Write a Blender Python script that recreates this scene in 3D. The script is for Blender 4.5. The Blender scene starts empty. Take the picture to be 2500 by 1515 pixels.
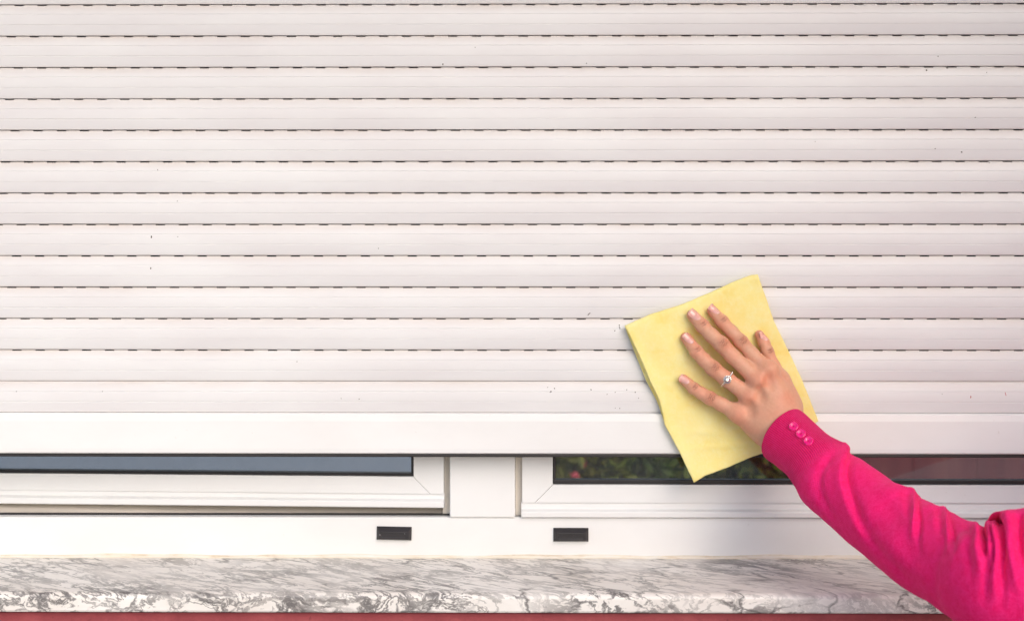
import bpy, bmesh, math, random
import numpy as np
from mathutils import Vector
from mathutils.bvhtree import BVHTree
random.seed(7); rng = np.random.default_rng(7)
S = bpy.context.scene
R = math.radians
# ------------------------------------------------------------------ camera
D = 1.6; H = 1.45; YAW = R(0.45); LENS = D/1.25*36
cam = bpy.data.cameras.new('camera'); camo = bpy.data.objects.new('camera', cam)
S.collection.objects.link(camo); S.camera = camo
cam.sensor_width = 36; cam.lens = LENS
camo.location = (0, -D, H); camo.rotation_euler = (R(90), 0, YAW)
SHX = math.tan(YAW)*LENS/36; SHY = -(757.5-660)/2500
cam.shift_x = SHX; cam.shift_y = SHY; cam.dof.use_dof = True; cam.dof.focus_distance = 1.57; cam.dof.aperture_fstop = 7.1; cam.clip_start = .05; cam.clip_end = 500
# ------------------------------------------------------------------ sky, sun, exposure
SUN_EL, SUN_AZ = R(32), R(27)          # azimuth measured from the facade normal towards +X
W = bpy.data.worlds.new('World'); S.world = W; W.use_nodes = True
nt = W.node_tree; bg = nt.nodes['Background']
sky = nt.nodes.new('ShaderNodeTexSky'); sky.sky_type = 'NISHITA'; sky.sun_disc = False
sky.sun_elevation = SUN_EL; sky.sun_rotation = math.pi - SUN_AZ
sky.air_density = 1.0; sky.dust_density = 2.2; sky.ozone_density = .6
nt.links.new(sky.outputs[0], bg.inputs[0]); bg.inputs[1].default_value = .15
sl = bpy.data.lights.new('sun', 'SUN'); so = bpy.data.objects.new('sun', sl); S.collection.objects.link(so)
sl.energy = .72; sl.angle = R(55); sl.color = (.955, .975, 1)
sd = Vector((math.sin(SUN_AZ)*math.cos(SUN_EL), -math.cos(SUN_AZ)*math.cos(SUN_EL), math.sin(SUN_EL)))
so.rotation_euler = sd.to_track_quat('Z', 'Y').to_euler(); so.location = sd*8
S.view_settings.view_transform = 'Standard'; S.view_settings.look = 'None'
S.view_settings.exposure = 0.52; S.view_settings.gamma = 1

# ------------------------------------------------------------------ helpers
cy, sy_ = math.cos(YAW), math.sin(YAW)
def at(px, py, y):
    """world point seen at photo pixel (px,py) lying on the vertical plane at depth y"""
    X = ((px-1250)/2500+SHX)*1.25/D; Z = ((757.5-py)/2500+SHY)*1.25/D
    d = Vector((-sy_+cy*X, cy+sy_*X, Z)); t = (y+D)/d.y
    return Vector((0, -D, H))+d*t
def proj(P):
    """arrays (...,3) -> photo pixels"""
    q = P-np.array([0, -D, H]); dep = -sy_*q[..., 0]+cy*q[..., 1]
    X = (cy*q[..., 0]+sy_*q[..., 1])/dep; Z = q[..., 2]/dep
    return (X*D/1.25-SHX)*2500+1250, 757.5-(Z*D/1.25-SHY)*2500
def zr(py, y=0.): return at(1250, py, y).z
def xc(px, y=0.): return at(px, 900, y).x
def link(o, parent=None):
    S.collection.objects.link(o)
    if parent is not None: o.parent = parent
    return o
def tag(o, label, cat=None, group=None, kind=None):
    if label: o['label'] = label
    if cat: o['category'] = cat
    if group: o['group'] = group
    if kind: o['kind'] = kind
    return o
def empty(name, loc, label, cat, group=None):
    o = bpy.data.objects.new(name, None); o.location = loc; link(o); o.empty_display_size = .05
    bpy.context.view_layer.update()
    return tag(o, label, cat, group)
def mesh_obj(name, verts, faces, mat, parent=None, smooth=False, mats=None, fmat=None):
    me = bpy.data.meshes.new(name)
    v = [tuple(p) for p in verts]
    if parent is not None:
        px, py, pz = parent.matrix_world.translation
        v = [(a-px, b-py, c-pz) for a, b, c in v]
    me.from_pydata(v, [], [tuple(f) for f in faces]); me.validate(); me.update()
    o = bpy.data.objects.new(name, me)
    for m in (mats or [mat]): me.materials.append(m)
    if fmat is not None: me.polygons.foreach_set('material_index', fmat)
    if smooth: me.polygons.foreach_set('use_smooth', [True]*len(me.polygons))
    link(o, parent); bpy.context.view_layer.update()
    return o
def bevel(o, w, seg=2, ang=35):
    m = o.modifiers.new('bevel', 'BEVEL'); m.width = w; m.segments = seg; m.limit_method = 'ANGLE'; m.angle_limit = R(ang)
    m.harden_normals = False
    return o
class MB:
    def __init__(s): s.v = []; s.f = []; s.m = []
    def box(s, x0, x1, y0, y1, z0, z1, mi=0, rot=None):
        b = len(s.v)
        p = [(x, y, z) for x in (x0, x1) for y in (y0, y1) for z in (z0, z1)]
        if rot: p = [rot(q) for q in p]
        s.v += p
        for f in ((0, 1, 3, 2), (4, 6, 7, 5), (0, 4, 5, 1), (2, 3, 7, 6), (0, 2, 6, 4), (1, 5, 7, 3)):
            s.f.append([b+i for i in f]); s.m.append(mi)
    def poly(s, pts, mi=0):
        b = len(s.v); s.v += [tuple(p) for p in pts]; s.f.append(list(range(b, b+len(pts)))); s.m.append(mi)
    def extrude_x(s, prof, x0, x1, mi=0, caps=True, rot=None):
        """closed (y,z) profile swept along x"""
        b = len(s.v); n = len(prof)
        p = [(x0, y, z) for y, z in prof]+[(x1, y, z) for y, z in prof]
        if rot: p = [rot(q) for q in p]
        s.v += p
        for i in range(n):
            j = (i+1) % n; s.f.append([b+i, b+j, b+n+j, b+n+i]); s.m.append(mi)
        if caps: s.f.append([b+i for i in range(n)][::-1]); s.f.append([b+n+i for i in range(n)]); s.m += [mi, mi]
    def build(s, name, mat, parent=None, smooth=False, mats=None):
        o = mesh_obj(name, s.v, s.f, mat, parent, smooth, mats, s.m)
        bm = bmesh.new(); bm.from_mesh(o.data); bmesh.ops.recalc_face_normals(bm, faces=bm.faces); bm.to_mesh(o.data); bm.free()
        return o

# ------------------------------------------------------------------ materials
def newmat(name):
    m = bpy.data.materials.new(name); m.use_nodes = True
    return m, m.node_tree, m.node_tree.nodes['Principled BSDF']
def N(t, typ, **kw):
    n = t.nodes.new(typ)
    for k, v in kw.items():
        if k in n.inputs.keys() if isinstance(k, str) else False: n.inputs[k].default_value = v
        else: setattr(n, k, v)
    return n
def noise(t, vec, scale, detail=4, rough=.5, dist=0.):
    n = t.nodes.new('ShaderNodeTexNoise'); n.inputs['Scale'].default_value = scale; n.inputs['Detail'].default_value = detail
    n.inputs['Roughness'].default_value = rough; n.inputs['Distortion'].default_value = dist
    if vec is not None: t.links.new(vec, n.inputs['Vector'])
    return n.outputs['Fac']
def ramp(t, fac, stops):
    r = t.nodes.new('ShaderNodeValToRGB'); e = r.color_ramp.elements
    while len(e) < len(stops): e.new(.5)
    for i, (p, c) in enumerate(stops):
        e[i].position = p; e[i].color = (*c, 1) if not isinstance(c, (int, float)) else (c, c, c, 1)
    t.links.new(fac, r.inputs[0]); return r.outputs[0]
def math_(t, op, a, b=None, c=None):
    n = t.nodes.new('ShaderNodeMath'); n.operation = op
    for i, q in enumerate((a, b, c)):
        if q is None: continue
        if isinstance(q, (int, float)): n.inputs[i].default_value = q
        else: t.links.new(q, n.inputs[i])
    return n.outputs[0]
def mix(t, fac, a, b, blend='MIX'):
    n = t.nodes.new('ShaderNodeMix'); n.data_type = 'RGBA'; n.blend_type = blend
    for i, q in ((0, fac), (6, a), (7, b)):
        if isinstance(q, (int, float)): n.inputs[i].default_value = q
        elif isinstance(q, tuple): n.inputs[i].default_value = (*q, 1)
        else: t.links.new(q, n.inputs[i])
    return n.outputs[2]
def bump(t, bs, h, strength, dist):
    n = t.nodes.new('ShaderNodeBump'); n.inputs['Strength'].default_value = strength; n.inputs['Distance'].default_value = dist
    t.links.new(h, n.inputs['Height']); t.links.new(n.outputs[0], bs.inputs['Normal']); return n
def pos(t): return t.nodes.new('ShaderNodeNewGeometry').outputs['Position']
def mapping(t, vec, scale=(1, 1, 1), rot=(0, 0, 0), loc=(0, 0, 0)):
    n = t.nodes.new('ShaderNodeMapping'); n.inputs['Scale'].default_value = scale; n.inputs['Rotation'].default_value = rot
    n.inputs['Location'].default_value = loc; t.links.new(vec, n.inputs['Vector']); return n.outputs[0]
def simple(name, col, rough=.5, bumpsc=0, bumpd=.0003, var=.0):
    m, t, b = newmat(name); p = pos(t)
    b.inputs['Roughness'].default_value = rough
    if var: t.links.new(ramp(t, noise(t, p, 14, 6), [(.3, tuple(c*(1-var) for c in col)), (.7, tuple(min(1, c*(1+var)) for c in col))]), b.inputs['Base Color'])
    else: b.inputs['Base Color'].default_value = (*col, 1)
    if bumpsc: bump(t, b, noise(t, p, bumpsc, 5), .6, bumpd)
    return m

PITCH = 76.72; J0 = 9.1
# painted aluminium slats: white, a little dirt gathers under every joint
def mat_slat():
    m, t, b = newmat('shutter_paint'); p = pos(t)
    sep = t.nodes.new('ShaderNodeSeparateXYZ'); t.links.new(p, sep.inputs[0])
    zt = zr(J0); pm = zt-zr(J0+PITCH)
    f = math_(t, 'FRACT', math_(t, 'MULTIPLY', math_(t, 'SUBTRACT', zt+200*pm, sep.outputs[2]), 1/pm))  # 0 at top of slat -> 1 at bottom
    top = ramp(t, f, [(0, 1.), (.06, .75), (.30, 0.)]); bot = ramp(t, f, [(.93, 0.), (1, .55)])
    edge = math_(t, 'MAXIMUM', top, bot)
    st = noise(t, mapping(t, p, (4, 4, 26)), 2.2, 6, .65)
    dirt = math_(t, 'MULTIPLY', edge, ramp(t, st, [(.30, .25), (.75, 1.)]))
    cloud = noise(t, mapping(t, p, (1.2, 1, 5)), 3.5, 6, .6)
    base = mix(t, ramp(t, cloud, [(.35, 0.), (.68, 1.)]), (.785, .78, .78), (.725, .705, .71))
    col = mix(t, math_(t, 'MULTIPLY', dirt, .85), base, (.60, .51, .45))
    t.links.new(col, b.inputs['Base Color'])
    b.inputs['Roughness'].default_value = .42
    bump(t, b, noise(t, mapping(t, p, (3, 3, 12)), 6, 3), .10, .0006)
    return m
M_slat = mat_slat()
def mat_frame():
    m, t, b = newmat('window_frame_paint'); p = pos(t)
    cl = noise(t, mapping(t, p, (1, 1, 2)), 5, 7, .6)
    fine = noise(t, p, 160, 3, .6)
    c = mix(t, ramp(t, cl, [(.35, 0.), (.7, 1.)]), (.83, .83, .825), (.785, .775, .765))
    c = mix(t, ramp(t, fine, [(.70, 0.), (.78, .25)]), c, (.55, .50, .44))
    t.links.new(c, b.inputs['Base Color']); b.inputs['Roughness'].default_value = .33
    bump(t, b, noise(t, p, 35, 3), .08, .0005)
    return m
M_frame = mat_frame()
M_frame_shade = simple('shaded_frame_paint', (.66, .60, .53), .55, 90, .0003, .10)  # frame paint toned tan to carry the shade on the ledge
M_black = simple('black_rubber', (.018, .015, .016), .45, 120, .0003, .25)
M_cap = simple('black_plastic', (.022, .019, .022), .38, 60, .0004, .35)
M_slot = simple('dark_slot', (.006, .005, .004), .8)
M_speck = simple('dirt_speck', (.05, .035, .02), .8)
M_redspeck = simple('red_paint_speck', (.45, .06, .07), .7)
M_white_dot = simple('white_paint_speck', (.75, .75, .75), .6)
def mat_marble():
    m, t, b = newmat('marble'); p = pos(t)
    q = mapping(t, mapping(t, p, (1, 1, 1), (0, 0, R(33))), (.38, 1.25, 1.1))
    def warp(vec, scale, amt, det=5):
        wn = t.nodes.new('ShaderNodeTexNoise'); wn.inputs['Scale'].default_value = scale; wn.inputs['Detail'].default_value = det; wn.inputs['Roughness'].default_value = .6
        t.links.new(vec, wn.inputs['Vector'])
        c = t.nodes.new('ShaderNodeVectorMath'); c.operation = 'MULTIPLY_ADD'; t.links.new(wn.outputs['Color'], c.inputs[0]); c.inputs[1].default_value = (amt,)*3; t.links.new(vec, c.inputs[2]); return c.outputs[0]
    w = warp(q, 11, .075); w2 = warp(q, 42, .026, 6)
    def ridge(n, c, a, b_): return ramp(t, math_(t, 'ABSOLUTE', math_(t, 'SUBTRACT', n, c)), [(0, 1.), (a, .85), (b_, 0.)])
    v1 = ridge(noise(t, w, 13, 7, .6, .3), .5, .010, .030)
    v2 = ridge(noise(t, mapping(t, w, (1, 1, 1), (0, 0, 0), (3, 5, 1)), 33, 6, .62, .4), .52, .012, .034)
    vo = t.nodes.new('ShaderNodeTexVoronoi'); vo.feature = 'DISTANCE_TO_EDGE'; vo.inputs['Scale'].default_value = 27; t.links.new(w2, vo.inputs['Vector'])
    v3 = ramp(t, vo.outputs['Distance'], [(0, 1.), (.022, .75), (.055, 0.)])
    v3 = math_(t, 'MULTIPLY', v3, ramp(t, noise(t, mapping(t, p, (1, 1, 1), (0, 0, 0), (4, 9, 2)), 17, 3), [(.42, 0.), (.60, 1.)]))
    vm = ramp(t, noise(t, mapping(t, p, (1, 1, 1), (0, 0, 0), (7, 2, 9)), 7, 3), [(.38, .25), (.58, 1.)])
    veins = math_(t, 'MAXIMUM', math_(t, 'MULTIPLY', math_(t, 'MAXIMUM', v1, v2), vm), v3)
    n3 = noise(t, mapping(t, w, (1, 1, 1), (0, 0, 0), (11, 3, 5)), 22, 8, .66, .3)
    patch = ramp(t, n3, [(.605, 0.), (.620, .85), (.72, 1.)])
    n4 = noise(t, mapping(t, w2, (1, 1, 1), (0, 0, 0), (1, 7, 5)), 70, 6, .6)
    fleck = math_(t, 'MULTIPLY', ramp(t, n4, [(.62, 0.), (.64, 1.)]), vm)
    soft = ramp(t, noise(t, w, 9, 6, .65), [(.38, 0.), (.70, 1.)])
    c = mix(t, soft, (.86, .83, .79), (.73, .68, .63))
    c = mix(t, math_(t, 'MULTIPLY', patch, .72), c, (.22, .195, .185))
    c = mix(t, math_(t, 'MULTIPLY', fleck, .7), c, (.16, .15, .15))
    c = mix(t, math_(t, 'MULTIPLY', veins, .88), c, (.075, .068, .07))
    t.links.new(c, b.inputs['Base Color'])
    t.links.new(ramp(t, n3, [(.3, .26), (.7, .42)]), b.inputs['Roughness'])
    bump(t, b, noise(t, p, 60, 4), .06, .0006)
    return m
M_marble = mat_marble()
def mat_plaster():
    m, t, b = newmat('maroon_plaster'); p = pos(t)
    c = ramp(t, noise(t, p, 22, 8, .65), [(.3, (.27, .045, .055)), (.55, (.34, .063, .073)), (.8, (.42, .095, .10))])
    sp = ramp(t, noise(t, mapping(t, p, (1, 1, .5)), 130, 3), [(.66, 0.), (.74, 1.)])
    c = mix(t, math_(t, 'MULTIPLY', sp, .5), c, (.12, .02, .025))
    t.links.new(c, b.inputs['Base Color']); b.inputs['Roughness'].default_value = .85
    bump(t, b, noise(t, p, 75, 7, .7), .8, .002)
    return m
M_wall = mat_plaster()
def mat_glass(name, refl, tint, gain=1.5):
    m, t, b = newmat(name)
    out = t.nodes['Material Output']; t.nodes.remove(b); p = pos(t)
    gl = t.nodes.new('ShaderNodeBsdfGlossy'); gl.inputs['Roughness'].default_value = .03; gl.inputs['Color'].default_value = (.9, .93, .95, 1)
    tr = t.nodes.new('ShaderNodeBsdfTransparent'); tr.inputs['Color'].default_value = tint
    bn = t.nodes.new('ShaderNodeBump'); bn.inputs['Strength'].default_value = .05; bn.inputs['Distance'].default_value = .002
    t.links.new(noise(t, p, 9, 2), bn.inputs['Height']); t.links.new(bn.outputs[0], gl.inputs['Normal'])
    fr = t.nodes.new('ShaderNodeFresnel'); fr.inputs['IOR'].default_value = 1.52
    f = math_(t, 'MINIMUM', math_(t, 'MULTIPLY_ADD', fr.outputs[0], gain, refl), 1.)
    mx = t.nodes.new('ShaderNodeMixShader'); t.links.new(f, mx.inputs[0]); t.links.new(tr.outputs[0], mx.inputs[1]); t.links.new(gl.outputs[0], mx.inputs[2])
    df = t.nodes.new('ShaderNodeBsdfDiffuse'); df.inputs['Color'].default_value = (.7, .66, .62, 1)
    m2 = t.nodes.new('ShaderNodeMixShader'); t.links.new(ramp(t, noise(t, mapping(t, p, (3, 3, .6)), 25, 5), [(.3, .01), (.8, .05)]), m2.inputs[0])
    t.links.new(mx.outputs[0], m2.inputs[1]); t.links.new(df.outputs[0], m2.inputs[2])
    t.links.new(m2.outputs[0], out.inputs[0]); return m
M_glass = mat_glass('coated_window_glass', .42, (.62, .66, .68, 1)); M_clear = mat_glass('clear_window_glass', .0, (.74, .72, .70, 1), .75)
M_backing = simple('blue_grey_backing', (.46, .51, .53), .9, 20, .0003, .22)  # for the sheet added behind the left pane
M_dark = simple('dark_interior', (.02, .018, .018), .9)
def mat_sealant():
    m, t, b = newmat('old_sealant'); p = pos(t)
    c = ramp(t, noise(t, mapping(t, p, (1, 1, 5)), 26, 7, .65), [(.3, (.80, .77, .72)), (.55, (.76, .68, .57)), (.78, (.52, .40, .27))])
    t.links.new(c, b.inputs['Base Color']); b.inputs['Roughness'].default_value = .6
    bump(t, b, noise(t, p, 90, 4), .5, .001); return m
M_seal = mat_sealant()

# ------------------------------------------------------------------ setting (ground, garden, building)
def mat_paving():
    m, t, b = newmat('pale_paving'); p = pos(t)
    br = t.nodes.new('ShaderNodeTexBrick'); br.inputs['Scale'].default_value = 2.2; br.offset = .5
    br.inputs['Color1'].default_value = (.42, .41, .40, 1); br.inputs['Color2'].default_value = (.36, .355, .35, 1); br.inputs['Mortar'].default_value = (.16, .15, .14, 1)
    br.inputs['Mortar Size'].default_value = .008; t.links.new(p, br.inputs['Vector'])
    c = mix(t, .35, br.outputs['Color'], ramp(t, noise(t, p, 5, 8, .7), [(.3, (.30, .29, .28)), (.7, (.5, .49, .47))]))
    t.links.new(c, b.inputs['Base Color']); b.inputs['Roughness'].default_value = .8
    bump(t, b, noise(t, p, 40, 6), .4, .004); return m
def mat_grass():
    m, t, b = newmat('lawn'); p = pos(t)
    t.links.new(ramp(t, noise(t, p, 3, 10, .75), [(.3, (.035, .07, .018)), (.7, (.09, .13, .035))]), b.inputs['Base Color'])
    b.inputs['Roughness'].default_value = .9; bump(t, b, noise(t, p, 60, 8, .8), 1, .03); return m
g = MB(); g.box(-150, 150, -300, 60, -.3, -.012); tag(g.build('ground', mat_grass()), None, kind='structure')
g = MB(); g.box(-7, 6, -4.45, .2, -.1, 0); tag(bevel(g.build('patio', mat_paving()), .01), None, kind='structure')
g = MB(); g.box(-40, 40, -45, -4.46, -.2, -.006); tag(g.build('reflector_ground', simple('pale_blue_ground', (.36, .385, .405), .85, 1.5, .003, .16)), None, kind='structure')  # unseen pale ground, added for the left pane to mirror
g = MB(); g.box(-1, 6, 4.2, 5.9, -.1, -.004); tag(g.build('flower_bed', simple('soil', (.11, .075, .05), .95, 25, .03, .3)), None, kind='structure')

XL, XR = -1.58, 1.12            # ends of the window opening
ZT = zr(J0)+6*(zr(0)-zr(PITCH))+.0   # top of the visible curtain
WINGX = 1.47
SILLZ = zr(1360, .035)
wall = empty('house_wall', (0, -.1, 0), 'maroon rough plastered house wall below the marble sill', 'wall')
w = MB()
w.box(-5, WINGX+.001, -.124, .30, 0, SILLZ-.028)                           # apron under the sill
w.box(-5, XL-.02, -.105, .30, SILLZ-.028, 2.35)                    # left jamb
w.box(XR+.02, WINGX+.001, -.105, .30, SILLZ-.028, 2.35)            # right jamb
w.box(XL-.02, XR+.02, -.105, .30, ZT+.012, 2.35)                   # over the opening
w.box(WINGX, WINGX+.3, -2.0, .30, 0, 2.35)                         # unseen wing towards the garden, kept for its pink bounce
w.build('plaster', M_wall, wall)
r = MB(); r.box(.72, WINGX-.002, -.52, -.106, 2.12, 2.24); bevel(r.build('shade_slab', simple('shade_slab_paint', (.6, .54, .52), .8, 30, .002, .06), wall), .01)  # unseen slab, added to darken the shutter's upper right
r = MB(); r.box(-5.2, WINGX+.5, -.72, .5, 2.352, 2.48); bevel(r.build('shade_eave', simple('shade_eave_paint', (.6, .56, .53), .8, 30, .002, .06), wall), .01)  # unseen overhang, added and set low to dim the top slats

def leafcloud(name, n, fn, size, mat, parent, seed):
    g = np.random.default_rng(seed); vs = []; fs = []
    for i in range(n):
        c = fn(g); a = g.normal(size=3); a /= np.linalg.norm(a); b_ = np.cross(a, g.normal(size=3)); b_ /= np.linalg.norm(b_)
        s = size*g.uniform(.6, 1.3); k = len(vs); nn = np.cross(a, b_)*s*.12
        vs += [c-a*s, c-b_*s*.42+nn, c+a*s, c+b_*s*.42+nn]; fs.append((k, k+1, k+2, k+3))
    return mesh_obj(name, vs, fs, mat, parent)
def mat_leaf(name, c1, c2, c3):
    m, t, b = newmat(name); p = pos(t)
    c = ramp(t, noise(t, p, 5, 6, .7), [(.32, c1), (.5, c2), (.70, c3)])
    t.links.new(c, b.inputs['Base Color']); b.inputs['Roughness'].default_value = .5; b.inputs['Transmission Weight'].default_value = 0
    return m
def stems(name, pts, mat, parent):
    mb = MB()
    for (x, y, h, tx, ty, r0) in pts:
        k = 6
        prev = None
        for j in range(5):
            q = j/4; cx, cyy, cz = x+tx*q*q, y+ty*q*q, h*q; rr = r0*(1-.6*q)
            ring = [(cx+rr*math.cos(2*math.pi*i/k), cyy+rr*math.sin(2*math.pi*i/k), cz) for i in range(k)]
            b = len(mb.v); mb.v += ring
            if prev is not None:
                for i in range(k): mb.f.append([prev+i, prev+(i+1) % k, b+(i+1) % k, b+i]); mb.m.append(0)
            prev = b
    return mb.build(name, mat, parent)
M_bark = simple('bark', (.12, .085, .06), .9, 60, .004, .3)
hd = empty('garden_hedge', (1.1, 5.0, 0), 'dark green hedge seen through the right window pane', 'hedge')
def hf(g):
    x = g.uniform(.42, 1.75); z = g.uniform(.02, 1.5)
    bulge = .10*math.sin(x*7+z*3)+.08*math.sin(z*11+x*2)
    return np.array([x, 4.72+bulge+abs(g.normal())*.13, z])
leafcloud('foliage', 5200, hf, .045, mat_leaf('hedge_leaves', (.03, .07, .008), (.09, .145, .012), (.22, .21, .025)), hd, 3)
stems('stem', [(x, 5.0+.1*math.sin(x*9), 1.3, .1*math.sin(x*5), .1, .025) for x in np.arange(.55, 1.75, .3)], M_bark, hd)
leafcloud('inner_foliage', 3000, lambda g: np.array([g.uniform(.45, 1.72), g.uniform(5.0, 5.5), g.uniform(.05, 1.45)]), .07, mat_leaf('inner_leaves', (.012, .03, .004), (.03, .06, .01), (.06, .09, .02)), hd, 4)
sh = empty('flowering_shrub', (.25, 5.0, 0), 'yellow green shrub with pink flowers behind the glass corner', 'shrub')
def sf(g):
    v = g.normal(size=3)*np.array([.10, .12, .18]); return np.array([.33, 4.95, .62])+v
leafcloud('foliage', 1300, sf, .05, mat_leaf('shrub_leaves', (.10, .13, .02), (.22, .24, .04), (.35, .33, .08)), sh, 8)
M_petal = simple('pink_petals', (.75, .12, .18), .6)
for fx, fz in ((.30, .47), (.34, .52)): leafcloud('flower', 7, lambda g: np.array([fx, 4.70, fz])+g.normal(size=3)*.010, .022, M_petal, sh, int(fx*100))
stems('stem', [(.25, 4.95, .6, .08, .02, .010), (.28, 4.97, .7, -.1, .02, .010), (.27, 4.93, .65, .14, -.03, .008)], M_bark, sh)

def mat_boards():
    m, t, b = newmat('dusty_maroon_boards'); p = pos(t)
    c = ramp(t, noise(t, mapping(t, p, (3, 1, .25)), 4, 7, .65), [(.3, (.12, .045, .065)), (.55, (.18, .07, .09)), (.75, (.23, .11, .115))])
    t.links.new(c, b.inputs['Base Color']); b.inputs['Roughness'].default_value = .8; bump(t, b, noise(t, mapping(t, p, (12, 1, 1)), 8, 5), .5, .004); return m
sc_ = empty('board_screen', (3.8, 4.66, 0), 'dusty maroon board screen seen through the far right of the window', 'fence')
b_ = MB(); xb = 1.60
while xb < 6: b_.box(xb, xb+.299, 4.62+random.uniform(0, .003), 4.65, .03, 1.9); xb += .30
bevel(b_.build('board_panel', mat_boards(), sc_), .003)
for xp_ in (1.7, 3.2, 4.7, 5.9): b_ = MB(); b_.box(xp_-.05, xp_+.05, 4.652, 4.75, 0, 1.95); b_.build('post', M_bark, sc_)

# ------------------------------------------------------------------ roller shutter
sht = empty('roller_shutter', ((XL+XR)/2, 0, zr(1107)), 'closed white aluminium roller shutter with slotted horizontal slats', 'shutter')
PM = (zr(0)-zr(PITCH))
mb = MB(); mm = .001
NS = 19
ztop0 = zr(J0)+6*PM
def strip(mb, prof, x0, x1, mi=0, nseg=1):
    for a, b in zip(prof[:-1], prof[1:]):
        mb.poly([(x0, a[0], a[1]), (x1, a[0], a[1]), (x1, b[0], b[1]), (x0, b[0], b[1])], mi)
def bulge(t):      # slat outline, t = mm below the joint
    u = (t-2.6)/(PM/mm-2.6)
    return 0.0012-.0028*math.sin(math.pi*min(max(u, 0), 1)**.86)**.8 if 0 < u < 1 else .0012
smooth_from = []
for k in range(-6, 13):
    zt = zr(J0)-k*PM
    jit = random.uniform(-.00025, .00025); jb = random.uniform(-.0003, .0003)
    last = (k == 12)
    # face of the slat, from lip step to lower edge, with two engraved lines
    ts = [2.5, 2.65, 2.9, 3.3, 4, 5, 6.5, 8, 10, 12.2, 12.45, 12.7, 12.95, 13.2, 15.5, 18, 20.5, 23, 24.9, 25.15, 25.4, 25.65, 25.9, 28, 30.5, 33, 35, 36.5, 37.4, 37.9, 38.12]
    pr = []
    for t_ in ts:
        y = bulge(t_)+jit+jb*t_/38
        if t_ in (12.7, 25.4): y += .00045
        if t_ in (12.45, 12.95, 25.15, 25.65): y += .00025
        pr.append((y, zt-t_*mm))
    zb = zt-PM
    pr = [(.0026, zt-2.5*mm)]+pr+[(.0016, zb+.0001), (.010, zb+.0002)]
    strip(mb, pr, XL, XR)
    # joint: dark recess, lip strip with ventilation slots cut through
    slots = -6 <= k <= 11
    g0, g1, g2 = (.62, 1.65, 2.5) if slots else (.45, .9, 2.5)
    mb.poly([(XL, .0030, zt-g0*mm), (XR, .0030, zt-g0*mm), (XR, .012, zt-(g0-.1)*mm), (XL, .012, zt-(g0-.1)*mm)])
    if slots:
        off = [20, 8, 31, 2, 44, 15, 38.6-28.4*0, 6.2+11.5, 22+11.5, 0+11.5, 22, 3, 52, 41, 27, 13, 49, 22, 7][k+6]
        x = XL+.002+((off*.5*mm*1.0-XL+.625*-1) % .0285)
        x = xc(off)-.0285*math.ceil((xc(off)-XL-.02)/.0285)
        cur = XL; sw = .0114
        while x+sw < XR:
            if x > XL+.004:
                mb.poly([(cur, .0030, zt-g0*mm), (x, .0030, zt-g0*mm), (x, .0030, zt-g1*mm), (cur, .0030, zt-g1*mm)])
                for xx in (x, x+sw): mb.poly([(xx, .0030, zt-g0*mm), (xx, .012, zt-g0*mm), (xx, .012, zt-g1*mm), (xx, .0030, zt-g1*mm)], 1)
                cur = x+sw
            x += .0285+random.uniform(-.0006, .0006)
        mb.poly([(cur, .0030, zt-g0*mm), (XR, .0030, zt-g0*mm), (XR, .0030, zt-g1*mm), (cur, .0030, zt-g1*mm)])
        mb.poly([(XL, .012, zt-g1*mm), (XR, .012, zt-g1*mm), (XR, .003, zt-g1*mm), (XL, .003, zt-g1*mm)], 1)
        mb.poly([(XL, .0030, zt-g1*mm), (XR, .0030, zt-g1*mm), (XR, .0026, zt-g2*mm), (XL, .0026, zt-g2*mm)])
    else:
        mb.poly([(XL, .0030, zt-g0*mm), (XR, .0030, zt-g0*mm), (XR, .0026, zt-g2*mm), (XL, .0026, zt-g2*mm)])
    mb.poly([(XL, .012, zt+1*mm), (XR, .012, zt+1*mm), (XR, .012, zt-2.6*mm), (XL, .012, zt-2.6*mm)], 1)
# back face of the curtain
mb.poly([(XL, .0125, ztop0), (XR, .0125, ztop0), (XR, .0125, zr(1006.5)), (XL, .0125, zr(1006.5))])
# specks of dirt stuck on the slats
sp = [(385, 415, 1.3), (433, 491, 1.2), (370, 578, 1.6), (434, 578, 1), (368, 655, 1.8), (924, 606, 1.2), (725, 882, 1.2), (1081, 157, 1.8), (1432, 155, 1.3), (833, 972, 1.5), (877, 973, 1.8),
      (1512, 793, 1.4), (1512, 797, 1.4), (1513, 801, 1.4), (1501, 807, 1.5), (1337, 945, 1.3), (1354, 948, 2.), (1345, 955, 2.), (1343, 957, 1.3), (1443, 951, 1.8), (1482, 962, 1.5), (1502, 957, 1.6), (1530, 951, 1.3), (1551, 957, 1.6),
      (1559, 971, 1.5), (1502, 995, 1.3), (1513, 996, 1.6), (2290, 138, 1.5), (2312, 166, 1.8), (2262, 172, 2.), (2409, 177, 1), (2381, 287, 1.4), (2283, 363, 1.6), (2348, 371, 2.), (2415, 398, 1.6), (1990, 346, 1.2), (2370, 968, 1.8), (2300, 961, 1.2), (40, 955, 1.5), (250, 955, 1.2), (1160, 116, 1.1), (1980, 830, 1.)]
sb = len(mb.v)
for (px, py, r_) in sp:
    k = math.floor((py-J0)/PITCH); tt = ((py-J0)/PITCH-k)*PM/mm; y = bulge(tt)
    c = at(px, py, y); rr = r_*.00050
    red = px == 2370
    n = 7; b = len(mb.v)
    for i in range(n):
        a = 2*math.pi*i/n; q = rr*random.uniform(.75, 1.25)
        mb.v.append((c.x+q*math.cos(a), c.y-.00005, c.z+q*math.sin(a)*(2.2 if px in (370, 368, 2370) else 1)))
    mb.v.append((c.x, c.y-.0006, c.z)); 
    for i in range(n): mb.f.append([b+i, b+(i+1) % n, b+n]); mb.m.append(3 if red else 2)
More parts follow.
